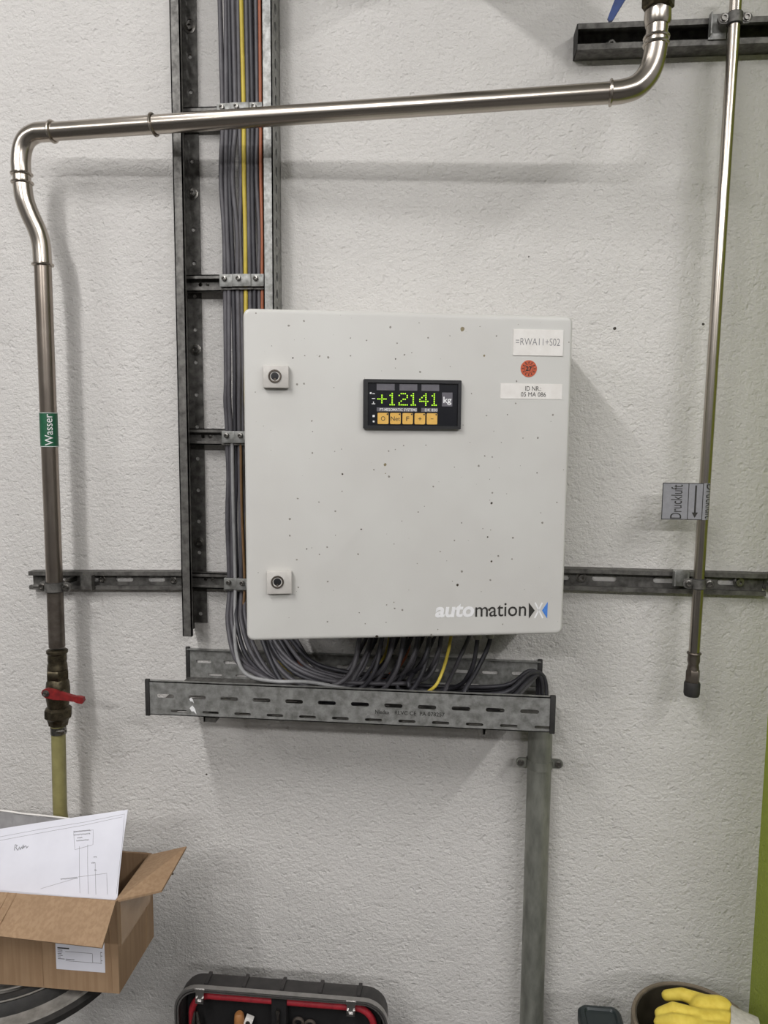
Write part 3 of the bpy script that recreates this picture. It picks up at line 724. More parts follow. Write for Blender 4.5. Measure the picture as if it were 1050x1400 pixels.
m = MB(); m.tube([cl + V((-RP - .008, 0, 0.0)), cl + V((-RP - 0.026, 0, 0.0))], 0.0042, 10); obj('screw_end', m, M['galv_dark'], T)
m = MB(); m.box(Frame((cl.x + 0.02, 0, lz0)), (0, 0.028), (-0.014, 0.016), (0.0225, 0.026)); m.box(Frame((cl.x + 0.02, 0, lz0)), (0.026, 0.028), (-0.014, 0.016), (0.026, 0.036)); obj('rail_plate', m, M['galv_dark'], T)

# ------------------------------------------------------------------ ball valve, hose
vb = P(78, 884, DV); bv = thing('ball_valve', P(79, 990, DV), 'grimy ball valve with a red lever under the water pipe', 'valve')
dn = (P(80, 985, DV) - vb); LV = dn.length; dn.normalize()
def vs(py): return (P(79, py, DV) - vb).length * (1 if py > 884 else -1)
obj('press_socket', MB().lathe(vb, dn, [(.0155, vs(887)), (.0195, vs(889)), (.0195, vs(892)), (.017, vs(894)), (.0175, vs(902)), (.0165, vs(905)), (.0178, vs(908)), (.0185, vs(914)), (.016, vs(916))], 22), M['brass_dark'], bv)
obj('union_nut', MB().lathe(vb, dn, [(.019, vs(915)), (.0215, vs(917)), (.0215, vs(926)), (.0195, vs(928))], 6), M['brass_dark'], bv)
obj('valve_body', MB().lathe(vb, dn, [(.017, vs(926)), (.0205, vs(932)), (.022, vs(940)), (.022, vs(952)), (.02, vs(962)), (.0185, vs(968))], 22), M['brass_dark'], bv)
obj('union_nut', MB().lathe(vb, dn, [(.02, vs(966)), (.0255, vs(969)), (.0255, vs(979)), (.021, vs(982)), (.0185, vs(988)), (.0185, vs(990))], 8), M['brass_dark'], bv)
lv0, lv1 = P(64, 947, DV + .032), P(112, 957, DV + .03)
f = Frame((lv0 + lv1) / 2, lv1 - lv0, (0, 0, 1), (0, -1, 0)); f.v = f.n.cross(f.u).normalized(); f.v = f.v if f.v.z > 0 else -f.v
hl_ = (lv1 - lv0).length / 2
m = MB(); o2 = [(-hl_, -.009), (-hl_ * .5, -.0095), (0, -.0065), (hl_ * .6, -.005), (hl_ * .85, -.0065), (hl_ * 1.08, -.006), (hl_ * 1.16, 0), (hl_ * 1.08, .006), (hl_ * .85, .0065), (hl_ * .6, .005), (0, .0065), (-hl_ * .5, .0085), (-hl_, .009), (-hl_ * 1.2, .005), (-hl_ * 1.25, 0), (-hl_ * 1.2, -.005)]
m.plate(f, o2, [], 0.008, -0.004); lever = obj('lever', m, M['redpaint'], bv)
bolt(lever, f.at(-hl_ * .98, 0, 0.004), rw=.0065, rh=.0045, name='lever_nut')
obj('lever_stem', MB().tube([f.at(-hl_ * .3, 0, -0.002), f.at(-hl_ * .3, 0, -0.014)], .008, 14), M['brass_dark'], bv)
hs = [P(79.5, 985, DV), P(80, 1010, DV), P(81, 1060, DV), P(82, 1105, DV), P(83, 1140, DV + .003), V((-0.765, -0.125, 0.56)), V((-0.765, -0.150, 0.475))]
ho = thing('hose', hs[-1], 'olive translucent hose hanging from the red-lever valve', 'hose')
obj('hose_wall', MB().tube(smooth_path(hs, 6), 0.0132, 20), M['hose'], ho)
hc = P(79.8, 997, DV)
m = MB(); m.lathe(hc, (0, 0, -1), [(.0132, -.006), (.0146, -.006), (.0146, .008), (.0132, .008)], 22)
hcl = thing('hose_clamp', hc, 'steel worm-drive clamp at the top of the olive hose', 'hose clamp')
obj('band', m, M['bolt'], hcl)
obj('worm_screw', MB().lathe(hc + V((.007, -.0165, .002)), (1, -.05, .15), [(.0035, 0), (.0035, .01), (.0052, .011), (.0052, .017), (.002, .0175), (.002, .015), (0, .015)], 12), M['bolt'], hcl)

# ------------------------------------------------------------------ compressed-air pipe
DA = 0.062; RA = 0.0095
a_top, a_bot = P(1008, -30, DA), P(949, 893, DA)
ap = thing('air_pipe', P(945, 950, DA), 'thin steel compressed-air pipe ending in a dark cap beside the green wall', 'pipe')
obj('tube', MB().tube([a_top, a_bot], RA, 20), M['stainless'], ap)
ad = (a_bot - a_top).normalized()
def on_air(z): return a_top + ad * ((z - a_top.z) / ad.z)
def zs(py): return (P(947, py, DA) - a_bot).length * (1 if py > 893 else -1)
obj('press_ring', MB().torus(a_bot, ad, RA + .001, .0022, 24, 8), M['stained'], ap)
obj('socket', MB().lathe(a_bot, ad, [(RA + .0008, 0), (RA + .0012, zs(904)), (RA - .0005, zs(908)), (RA + .0006, zs(912)), (RA + .001, zs(916))], 20), M['stained'], ap)
obj('hex_adapter', MB().lathe(a_bot, ad, [(.0105, zs(915)), (.0122, zs(917)), (.0122, zs(932)), (.0105, zs(934))], 6), M['stained'], ap)
obj('end_cap', MB().lathe(a_bot, ad, [(.0125, zs(932)), (.0138, zs(934)), (.0138, zs(948)), (.0125, zs(951)), (.008, zs(951)), (.008, zs(946))], 20), M['rubber'], ap)
# flag label folded round the pipe
zc0, zc1 = P(955, 710, DA).z, P(955, 660, DA).z
pc = on_air(zc0); xl = P(904.5, 684, DA + .008).x
fdir = V((-1, -0.06, 0)).normalized()
def flag(a, b, c):           # a: across from the free edge, b: up, c: outwards
    p_ = on_air(zc0 + b); flat = p_.x - xl - 0.002
    if a <= flat:
        return V((xl + a, p_.y - RA - .0008 - c, zc0 + b))
    th = (a - flat) / (RA + .0008) ; R_ = RA + .0008 + c
    return V((p_.x - 0.002 + R_ * sin(th), p_.y - R_ * cos(th), zc0 + b))
HF = zc1 - zc0; WFl = (pc.x - xl) + 0.014
m = MB()
na = 26
vsf, fsf = [], []
for c in (0, 0.0006):
    for i in range(na + 1):
        for b_ in (0, HF): vsf.append(flag(WFl * i / na, b_, c))
for i in range(na):
    k = 2 * i; o_ = 2 * (na + 1)
    fsf += [(k, k + 2, k + 3, k + 1), (o_ + k, o_ + k + 1, o_ + k + 3, o_ + k + 2), (k, o_ + k, o_ + k + 2, k + 2), (k + 1, k + 3, o_ + k + 3, o_ + k + 1)]
fsf += [(0, 1, o_ + 1, o_), (2 * na, o_ + 2 * na, o_ + 2 * na + 1, 2 * na + 1)]
fl = obj('pipe_flag', m.add(vsf, fsf), M['sign_grey'], ap); fl['label'] = 'grey flag label reading Druckluft with a downward arrow'
m = MB(); cw = (pc.x - xl)
def strip(a0, a1, b0, b1, k=1):
    n_ = 8
    vv = [flag(a0 + (a1 - a0) * i / n_, b, 0.0009) for i in range(n_ + 1) for b in (b0, b1)]
    m.add(vv, [(2 * i, 2 * i + 2, 2 * i + 3, 2 * i + 1) for i in range(n_)])
e = 0.0012
strip(0, WFl, 0, e); strip(0, WFl, HF - e, HF); strip(0, e, 0, HF)
c1, c2 = cw * .60, cw * .93
strip(c1 - e / 2, c1 + e / 2, 0, HF); strip(c2 - e / 2, c2 + e / 2, 0, HF)
cm = (c1 + c2) / 2; strip(cm - .0015, cm + .0015, 0.012, HF - 0.004)
m.add([flag(cm - .0052, 0.013, .0009), flag(cm + .0052, 0.013, .0009), flag(cm, 0.0035, .0009)], [(0, 1, 2)])
obj('flag_print', m, M['ink'], fl)
obj('flag_lettering', MB().text(None, 'Druckluft', 0.002, HF - 0.003, 0.0, cw * .26, 0.0009, 0.0, 0, lambda a, b, c: flag(cw * .46 - b, a, c)), M['ink'], fl)
obj('flag_lettering', MB().text(None, 'Druckluft', 0.002, HF - 0.003, 0.0, cw * .26, 0.0009, 0.0, 0, lambda a, b, c: flag(c2 + .005 + b, HF - a, c)), M['ink'], fl)
for py, lb_ in ((798, 'dark pipe clamp holding the air pipe to the dusty rail'), (26, 'pipe clamp with bright screws holding the air pipe to the strut rail')):
    c = on_air(P(953, py, DA).z if py > 500 else P(1003, py, DA).z)
    T = pipe_clamp('pipe_clamp', c, RA, ad, lb_, 0)
    fz = Frame((c.x, 0, c.z)); d_ = 0.026 if py > 500 else 0.0425
    m = MB(); m.rbox(fz, (-0.035, -0.006), (-0.022 if py < 500 else -.012, 0.018), (d_ - .0008, d_ + 0.002), .0008); m.box(fz, (-0.035, -0.033), (-0.018 if py < 500 else -.010, 0.016), (d_ + .002, d_ + 0.014)); obj('rail_plate', m, M['galv'], T)

# valve with blue lever above the bent pipe
vtop = P(901, -42, DTR); bvu = thing('ball_valve', vtop, 'valve with a blue lever above the bent water pipe', 'valve')
obj('valve_body', MB().lathe(vtop, ud_, [(.018, 0), (.024, .008), (.026, .03), (.024, .05), (.018, .058), (.018, .12)], 22), M['brass_dark'], bvu)
b0_, b1_ = P(834, 27, DTR + .035), P(872, -48, DTR + .035)
f = Frame(b0_, b1_ - b0_, (1, 0, 0.5), (0, -1, 0)); f.v = f.n.cross(f.u).normalized(); Lb = (b1_ - b0_).length
obj('lever', MB().plate(f, [(0, -.004), (-.003, 0), (0, .004), (.03, .0075), (Lb * .7, .011), (Lb + .02, .012), (Lb + .02, -.012), (Lb * .7, -.010), (.03, -.0065)], [], 0.005, -.0025), M['bluepaint'], bvu)
obj('lever_stem', MB().tube([vtop + ud_ * .03 + V((0, -.02, 0)), vtop + ud_ * .03 + V((-.012, -.036, 0))], .007, 12), M['brass_dark'], bvu)

# cantilever arm just above the view, whose shadow crosses the wall
arm = thing('cantilever_arm', (-0.03, 0, 2.26), 'steel cantilever arm above the frame casting a diagonal shadow on the wall', 'bracket')
fa_ = Frame((-0.03, 0, 2.30))
m = MB()
for a_, b_ in (((-.03, -.027), (-.03, .03)), ((.027, .03), (-.03, .03)), ((-.03, .03), (-.03, -.027)), ((-.03, .03), (.027, .03))): m.box(fa_, a_, b_, (0.006, 0.42))
obj('beam', m, M['galv'], arm)
obj('wall_plate', MB().rbox(fa_, (-.05, .05), (-.06, .06), (0.0003, .006), .001), M['galv'], arm)

# ------------------------------------------------------------------ conduit
CX, CDp, CR = 0.163, 0.0375, 0.0225
con = thing('conduit', (CX, -CDp, 0), 'grey galvanised conduit rising from the floor to the cable tray', 'conduit')
obj('conduit_tube', MB().lathe((CX, -CDp, 0), (0, 0, 1), [(CR, 0.0005), (CR, 0.953), (CR - .002, 0.953), (CR - .002, .80)], 32), M['conduit'], con)
zc = P(741, 1043, CDp).z
T = thing('conduit_clamp', (CX, -CDp, zc), 'saddle clamp with two screw ears on the conduit under the tray', 'pipe clamp')
m = MB(); m.lathe((CX, -CDp, zc - .008), (0, 0, 1), [(CR, 0), (CR + .0022, 0), (CR + .0022, .016), (CR, .016), (CR, 0)], 30); obj('ring', m, M['conduit'], T)
for s in (-1, 1):
    f = Frame((CX + s * (CR + .010), -CDp, zc)); e_ = obj('ear', MB().plate(f, slot(-0.002 * s, 0, .026, .017, 8), [], .005, -.0025), M['conduit'], T)
    bolt(e_, f.at(0.002 * s, 0, .0025), rw=.0062, rh=.0052, h=.003, name='screw')
obj('stud', MB().tube([(CX, -CDp + CR, zc), (CX, -.001, zc)], .005, 10), M['bolt'], T)

# ------------------------------------------------------------------ black tub under the carton
TC = V((-0.767, -0.236, 0)); TZ = 0.535
tub = thing('round_stand', TC, 'round black ribbed stand under the cardboard box', 'stand')
obj('dish', MB().lathe(TC, (0, 0, 1), [(.05, .40), (.07, .41), (.182, .497), (.196, .503), (.198, .515), (.190, .518), (.176, .519)], 56), M['rubber'], tub)
obj('pedestal', MB().lathe(TC, (0, 0, 1), [(.12, .0005), (.12, .012), (.04, .03), (.035, .39), (.06, .405)], 32), M['rubber'], tub)
obj('pale_band', MB().lathe(TC, (0, 0, 1), [(.189, .5175), (.186, .5215), (.166, .524), (.162, .5205)], 56), M['dust'], tub)
obj('rim', MB().lathe(TC, (0, 0, 1), [(.166, .515), (.164, .533), (.157, TZ + .006), (.149, TZ + .004), (.146, TZ - .004), (.143, TZ + .004), (.136, TZ + .006), (.128, TZ + .002), (.122, .52), (.112, .47), (.10, .452), (.0, .45)], 56), M['rubber'], tub)
m = MB(); m.torus(TC + V((0, 0, TZ + .006)), (0, 0, 1), .1525, .0014, 56, 6); m.torus(TC + V((0, 0, TZ + .006)), (0, 0, 1), .126, .0016, 56, 6); obj('rim_edge', m, M['dust'], tub)

# ------------------------------------------------------------------ cardboard box
BX0, BX1, BD0, BD1, BZ0, BZ1 = -0.92, -0.526, 0.203, 0.343, TZ + .009, 0.702
cb = thing('cardboard_box', ((BX0 + BX1) / 2, -(BD0 + BD1) / 2, BZ0), 'open brown cardboard box with flaps out, standing on the round black stand', 'box')
ct = 0.0035
obj('bottom', MB().box(WF, (BX0, BX1), (BZ0, BZ0 + ct), (BD0, BD1)), M['card'], cb)
obj('back_panel', MB().box(WF, (BX0, BX1), (BZ0 + ct, BZ1), (BD0, BD0 + ct)), M['card'], cb)
fp_ = obj('front_panel', MB().box(WF, (BX0, BX1), (BZ0 + ct, BZ1), (BD1 - ct, BD1)), M['card'], cb)
rp_ = obj('end_panel', MB().box(WF, (BX1 - ct, BX1), (BZ0 + ct, BZ1), (BD0 + ct, BD1 - ct)), M['card'], cb)
obj('end_panel', MB().box(WF, (BX0, BX0 + ct), (BZ0 + ct, BZ1), (BD0 + ct, BD1 - ct)), M['card'], cb)
obj('tape_strip', MB().box(WF, (BX1, BX1 + .0004), (BZ0 + .075, BZ1 - .006), (BD0 + .012, BD1 - .012)), M['tape'], rp_)
def quad_slab(pts, t):
    a, b_, c, d = [V(q) for q in pts]; n_ = (b_ - a).cross(d - a).normalized() * t
    return MB().add([a, b_, c, d, a + n_, b_ + n_, c + n_, d + n_], [(0, 1, 2, 3), (7, 6, 5, 4), (0, 4, 5, 1), (1, 5, 6, 2), (2, 6, 7, 3), (3, 7, 4, 0)])
# front flap folded down and outwards
g0, g1 = V((BX0, -BD1 - .0005, BZ1 + .0035)), V((BX1, -BD1 - .0005, BZ1))
h1, h0 = P(140, 1297, BD1 + .055), P(0, 1281, BD1 + .055)
h0 = h1 + (h0 - h1) * ((h1.x - BX0 + .0) / (h1.x - h0.x))
fl_ = obj('front_flap', quad_slab([g1, g0, h0, h1], ct), M['card'], cb)
# a crease ridge on the flap
def lerp(a, b_, t): return a + (b_ - a) * t
for t_, w__ in ((0.42, .006), (0.455, .004)):
    a, c = lerp(g1, g0, t_), lerp(h1, h0, t_ + .02); nn = (h1 - g1).cross(g0 - g1).normalized(); nn = nn if nn.y < 0 else -nn
    obj('crease', MB().tube([a + nn * (ct * .72), c + nn * (ct * .72)], 0.0016, 8), M['card'], fl_)
# end flap sticking out to the right
j0, j1 = V((BX1, -BD1 + .004, BZ1)), V((BX1, -BD0 - .004, BZ1))
k1, k0 = P(255, 1157, BD0 + .02), P(221, 1217, BD1 - .03)
obj('end_flap', quad_slab([j0, j1, k1, k0], ct), M['card'], cb)
# back flap standing up inside / behind
obj('back_flap', quad_slab([V((BX0, -BD0, BZ1)), V((BX1 - .004, -BD0, BZ1)), V((BX1 - .03, -BD0 + .05, BZ1 - .03)), V((BX0, -BD0 + .05, BZ1 - .03))], -ct), M['card'], cb)
for x_ in (P(58, 1320, BD1).x, P(152, 1320, BD1).x):
    obj('crease', MB().tube([(x_, -BD1, BZ0 + .004), (x_ - .001, -BD1, BZ1 - .004)], 0.0011, 8), M['card'], fp_)
obj('crease', MB().tube([(BX1 + .0002, -BD0 - .035, BZ0 + .004), (BX1 + .0002, -BD0 - .028, BZ0 + .075)], 0.0011, 8), M['card'], rp_)
# shipping label with print
a0, a1 = P(76, 1292, BD1).x, P(143, 1300, BD1).x; lz_ = P(110, 1327, BD1).z
sl_ = obj('shipping_label', MB().box(WF, (a0, a1), (lz_, lz_ + .062), (BD1, BD1 + .0005)), M['paper'], cb)
m = MB(); W_ = a1 - a0
for (x_, y_, w__, h__) in ((.04, .036, .24, .0022), (.04, .033, .10, .0008), (.04, .030, .10, .0008), (.04, .027, .08, .0008), (.04, .024, .10, .0008), (.04, .021, .06, .0008), (.04, .018, .14, .0008), (.20, .0315, .55, .0004), (.20, .0155, .74, .0004), (.20, .018, .18, .0008), (.92, .034, .03, .0008), (.92, .028, .03, .0008), (.92, .020, .03, .0008), (.75, .0155, .005, .016), (.92, .0155, .004, .02)):
    m.box(WF, (a0 + x_ * W_, a0 + (x_ + w__) * W_), (lz_ + y_, lz_ + y_ + h__), (BD1 + .0005, BD1 + .0007))
obj('label_print', m, M['ink'], sl_)

# drawing sheet in the box
s_tr, s_br = P(175, 1107, 0.255), P(161, 1227, 0.325); s_tl, s_bl = P(-60, 1143, 0.255), P(-60, 1260, 0.325)
SU = (s_tl - s_tr); SVv = (s_br - s_tr)
def sheet(a, b_, c=0.0):       # a from the right edge to the left, b from top to bottom
    p_ = s_tr + SU * a + SVv * b_; nn = SU.cross(SVv).normalized(); nn = nn if nn.y < 0 else -nn
    return p_ + nn * (0.006 * sin(a * 3.2) + 0.003 * sin(b_ * 3) + c)
def sheet_uv(px, py):
    nn = SU.cross(SVv); r = ray(px, py); t = (s_tr - CAM).dot(nn) / r.dot(nn); q = CAM + r * t - s_tr
    uu, vv, uv = SU.dot(SU), SVv.dot(SVv), SU.dot(SVv); qu, qv = q.dot(SU), q.dot(SVv); dt = uu * vv - uv * uv
    return (qu * vv - qv * uv) / dt, (qv * uu - qu * uv) / dt
m = MB(); na, nb = 16, 10; vv_, ff_ = [], []
for c in (0, 0.0008):
    for i in range(na + 1):
        for j_ in range(nb + 1): vv_.append(sheet(i / na, j_ / nb * 1.1, c))
K = (na + 1) * (nb + 1)
for i in range(na):
    for j_ in range(nb):
        k = i * (nb + 1) + j_; q4 = (k, k + 1, k + nb + 2, k + nb + 1); ff_ += [q4, tuple(K + z for z in q4[::-1])]
for i in range(na):
    k = i * (nb + 1); ff_ += [(k, k + nb + 1, K + k + nb + 1, K + k)]
for j_ in range(nb): ff_ += [(j_, K + j_, K + j_ + 1, j_ + 1)]
ps = thing('drawing_sheet', (s_tr + s_bl) / 2, 'white wiring drawing sheet with handwriting, sticking out of the cardboard box', 'paper')
obj('sheet', m.add(vv_, ff_), M['paper'], ps)
m = MB()
def pen(pts, wd=0.00045, k=4):
    uvs = [sheet_uv(*q) for q in pts]; dense = []
    for (a, b_), (c, d) in zip(uvs, uvs[1:]):
        for t in range(k): dense.append((a + (c - a) * t / k, b_ + (d - b_) * t / k))
    dense.append(uvs[-1]); W3 = [sheet(a, b_, .0011) for a, b_ in dense]
    nn = SU.cross(SVv).normalized(); vv2 = []
    for i, p_ in enumerate(W3):
        t = (W3[min(i + 1, len(W3) - 1)] - W3[max(i - 1, 0)]).normalized(); s_ = t.cross(nn).normalized() * wd
        vv2 += [p_ + s_, p_ - s_]
    m.add(vv2, [(2 * i, 2 * i + 2, 2 * i + 3, 2 * i + 1) for i in range(len(W3) - 1)])
pen([(0, 1145), (60, 1134), (120, 1124), (171, 1113), (169, 1150), (160, 1222)], .0002); pen([(0, 1150), (60, 1139), (120, 1128), (168, 1117)], .0002)
pen([(104, 1138), (130, 1135), (130, 1155), (120, 1158), (106, 1162), (104, 1138)], .0002)
pen([(112, 1157), (112, 1221)], .0002); pen([(123, 1155), (123, 1222)], .0002); pen([(133, 1180), (133, 1223)], .0002); pen([(110, 1199), (148, 1194), (148, 1223)], .0002); pen([(60, 1215), (110, 1200)], .0002)
obj('drawn_lines', m, M['greyink'], ps)
m = MB()
for (x_, y_, n_, s_) in ((104, 1137.5, 12, 1.9), (104, 1142, 12, 1.9), (109, 1146, 4, 1.9), (108, 1150, 10, 1.7), (87, 1202, 12, 1.9), (128, 1180, 3, 2), (131, 1172, 3, 1.5), (132, 1190, 2, 1.5)):
    pts = []
    for k in range(n_ * 2): pts.append((x_ + k * s_ * .5, y_ + (1.0 if k % 2 else -1.0) * random.uniform(.3, 1.1) - k * s_ * .5 * .1))
    pen(pts, .00035, 1)
pts = [(24, 1163), (25, 1155), (28, 1156), (26, 1159), (29, 1163), (31, 1158), (32, 1162), (34, 1158), (35, 1161), (36, 1155), (37, 1160), (38.5, 1157), (40, 1157), (41, 1160), (43, 1157)]
pen(pts, .0004, 2)
obj('handwriting', m, M['ink'], ps)

# silvery plastic bag behind the sheet
bag = thing('plastic_bag', (-0.79, -0.23, BZ0 + .01), 'crumpled silvery plastic bag behind the drawing sheet in the box', 'bag')
m = MB(); na, nb = 22, 8; vv_, ff_ = [], []
ptop = [P(-80, 1104, .225), P(0, 1108, .225), P(30, 1112, .225), P(60, 1115, .225), P(100, 1120, .225), P(128, 1127, .225)]
tp = smooth_path(ptop, 5)
for s, c in ((0, 0.0), (1, .018)):
    for i, q in enumerate(tp):
        for j_ in range(nb + 1):
            t = j_ / nb; wob = .003 * sin(i * 1.7 + j_ * 2.1) + .002 * sin(i * .8 - j_ * 3)
            vv_.append(V((q.x, q.y - (c * min(1, t * 2.5)) + wob - (.0006 if s else -.0006) , q.z + (BZ0 + .015 - q.z) * t + .001 * sin(i * 2.2) * (1 - t))))
n1 = len(tp)
for s in (0, 1):
    for i in range(n1 - 1):
        for j_ in range(nb):
            k = s * n1 * (nb + 1) + i * (nb + 1) + j_; ff_.append((k, k + 1, k + nb + 2, k + nb + 1))
off = n1 * (nb + 1)
for i in range(n1 - 1):
    k = i * (nb + 1); ff_.append((k, k + nb + 1, off + k + nb + 1, off + k)); k += nb; ff_.append((k, k + nb + 1, off + k + nb + 1, off + k))
for i in (0, n1 - 1):
    for j_ in range(nb): k = i * (nb + 1) + j_; ff_.append((k, k + 1, off + k + 1, off + k))
obj('film', m.add(vv_, ff_), M['foil'], bag)
m = MB().tube([q + V((0, -.0012, .0005)) for q in tp], .0016, 8); obj('hem', m, M['label'], bag)

# ------------------------------------------------------------------ tool case, lid standing open against the wall
KX0, KX1, KD0, KD1, KZ0, KZ1 = -0.503, -0.108, 0.120, 0.170, 0.115, 0.424
case = thing('tool_case', ((KX0 + KX1) / 2, -0.2, 0), 'open black tool case with aluminium rim and red-edged lid lining', 'tool case')
def loft(secs, closed_end=True):
    m = MB(); n_ = len(secs[0]); vs_ = [p_ for s in secs for p_ in s]; fs_ = []
    for i in range(len(secs) - 1):
        for k in range(n_):
            k2 = (k + 1) % n_; fs_.append((i * n_ + k, i * n_ + k2, (i + 1) * n_ + k2, (i + 1) * n_ + k))
    if closed_end: fs_.append(tuple(range(n_)))
    return m.add(vs_, fs_)
def sec(ins, d, r): return [WF.at(a, b_, d) for a, b_ in rrect(KX0 + ins, KX1 - ins, KZ0 + ins, KZ1 - ins, r, 8)]
lid = obj('lid_shell', loft([sec(.012, KD0, .034), sec(.004, KD0 + .006, .040), sec(.002, KD0 + .014, .042), sec(.001, KD1 - .008, .044), sec(.006, KD1 - .008, .040), sec(.010, KD1 - .02, .038), sec(.012, KD0 + .012, .036)]), M['case_black'], case)
obj('lining', MB().plate(WF, rrect(KX0 + .014, KX1 - .014, KZ0 + .014, KZ1 - .014, .034, 6), [], .002, KD0 + .022), M['lining'], lid)
for k in range(5):
    x = KX0 + .055 + k * .0715
    obj('rib', MB().rbox(WF, (x - .0035, x + .0035), (KZ1 - .012, KZ1 + .0015), (KD0 + .006, KD1 - .012), .001), M['case_black'], lid)
rimo, rimi = rrect(KX0 - .001, KX1 + .001, KZ0 - .001, KZ1 + .001, .045, 8), rrect(KX0 + .007, KX1 - .007, KZ0 + .007, KZ1 - .007, .039, 8)
obj('lid_rim', MB().plate(WF, rimo, [rimi], .010, KD1 - .008), M['alu'], lid)
m = MB().plate(WF, rrect(KX0 + .0025, KX1 - .0025, KZ0 + .0025, KZ1 - .0025, .043, 8), [rrect(KX0 + .004, KX1 - .004, KZ0 + .004, KZ1 - .004, .042, 8)], .0008, KD1 + .002); obj('rim_groove', m, M['case_black'], lid)
pth = [WF.at(a, b_, KD0 + .034) for a, b_ in rrect(KX0 + .026, KX1 - .026, KZ0 + .026, KZ1 - .026, .036, 8)]
m = MB().tube(pth + [pth[0]], .0062, 10, False); obj('red_piping', m, M['redpipe'], lid)
for px in (274, 480):
    x = P(px, 1375, KD1).x; f = Frame((x, 0, KZ1))
    m = MB(); m.box(f, (-.009, .009), (-.0065, .0), (KD1 + .002, KD1 + .0036)); m.box(f, (-.0075, .0075), (-.024, -.006), (KD1 + .0005, KD1 + .003)); m.box(f, (-.0075, -.004), (-.024, -.016), (KD1 + .003, KD1 + .006)); m.box(f, (.004, .0075), (-.024, -.016), (KD1 + .003, KD1 + .006)); m.box(f, (-.0075, .0075), (-.0265, -.0225), (KD1 + .0005, KD1 + .006))
    obj('latch', m, M['alu'], lid)
xm = P(380, 1385, KD1).x
obj('strap_panel', MB().rbox(WF, (xm - .014, xm + .014), (KZ0 + .02, KZ1 - .012), (KD0 + .024, KD0 + .044), .002), M['lining'], lid)
# base half lying on the floor
def secb(ins, z, r): return [V((a, -b_, z)) for a, b_ in rrect(KX0 + ins, KX1 - ins, KD1 + .008 + ins, KD1 + .33 - ins, r, 8)]
obj('base_shell', loft([secb(.008, .0005, .036), secb(.001, .012, .044), secb(.0, .112, .045), secb(.006, .112, .04), secb(.01, .02, .036)]), M['case_black'], case)
for x in (KX0 + .08, KX1 - .08): obj('case_hinge', MB().lathe((x - .02, -KD1 - .006, .1135), (1, 0, 0), [(.004, 0), (.004, .04)], 10), M['alu'], case)

# tools held in the lid
def tool(name, loc, label, cat): return thing(name, loc, label, cat)
q = P(268, 1388, KD1 - .006); t_ = tool('pliers', (q.x, q.y, q.z - .15), 'steel pliers held in the tool case lid', 'pliers')
m = MB()
for s in (-1, 1): m.tube([q + V((s * .002, 0, .008)), q + V((s * .0045, 0, -.012)), q + V((s * .007, 0, -.04)), q + V((s * .004, 0, -.06))], [.0018, .004, .0055, .005], 8)
obj('jaws', m, M['bolt'], t_)
m = MB()
for s in (-1, 1): m.tube(smooth_path([q + V((s * .004, 0, -.058)), q + V((s * .012, 0, -.085)), q + V((s * .014, 0, -.12)), q + V((s * .010, 0, -.15))], 4), .005, 8)
obj('grips', m, M['redpipe'], t_)
q = P(327, 1384, KD1 - .008); t_ = tool('hammer', (q.x, q.y, q.z - .2), 'hammer with a pale wooden handle end up in the tool case lid', 'hammer')
obj('handle', MB().lathe(q, (0, 0, -1), [(.0, 0), (.006, .0008), (.0085, .004), (.0095, .012), (.0098, .04), (.008, .09), (.0075, .17)], 18), M['wood'], t_)
obj('head', MB().rbox(Frame(q + V((0, 0, -.185))), (-.045, .045), (-.012, .012), (-.012, .012), .003), M['bolt'], t_)
q = P(341, 1393, KD1 - .012); t_ = tool('folding_rule', (q.x, q.y, q.z - .14), 'white folding rule next to the wooden handle in the tool case lid', 'rule')
f = Frame(q, (1, 0, -.35), (.35, 0, 1))
obj('sticks', MB().rbox(f, (-.0075, .0075), (-.13, .004), (-.006, .006), .001), M['label'], t_)
obj('joint', MB().lathe(f.at(0, -.004, .006), (0, -1, 0), [(.0045, 0), (.0045, .001), (.003, .0012)], 12), M['bolt'], t_)
q = V((xm, -(KD0 + .051), P(380, 1380, KD0 + .05).z)); t_ = tool('screwdriver', (q.x, q.y, q.z - .18), 'screwdriver with bright shaft on the centre strap of the case lid', 'screwdriver')
obj('shaft', MB().lathe(q, (0, 0, -1), [(.0028, 0), (.0036, .006), (.0024, .012), (.0024, .09)], 12), M['bolt'], t_)
obj('grip', MB().lathe(q + V((0, 0, -.09)), (0, 0, -1), [(.004, 0), (.0065, .006), (.0065, .07), (.005, .085)], 12), M['redpipe'], t_)
q = P(408, 1398, KD1 - .01); t_ = tool('wrench', (q.x, q.y, q.z - .16), 'pair of dull steel wrench rings right of the centre strap', 'wrench')
m = MB(); m.torus(q, (0, -1, 0), .0085, .003, 20, 8); obj('ring_end', m, M['stained'], t_)
m = MB(); m.torus(q + V((.022, 0, -.003)), (0, -1, 0), .0085, .003, 20, 8); obj('ring_end', m, M['stained'], t_)
for dx_ in (0, .022): obj('shank', MB().tube([q + V((dx_, 0, -.010 - dx_ * .13)), q + V((dx_, 0, -.15))], .0034, 8), M['stained'], t_)

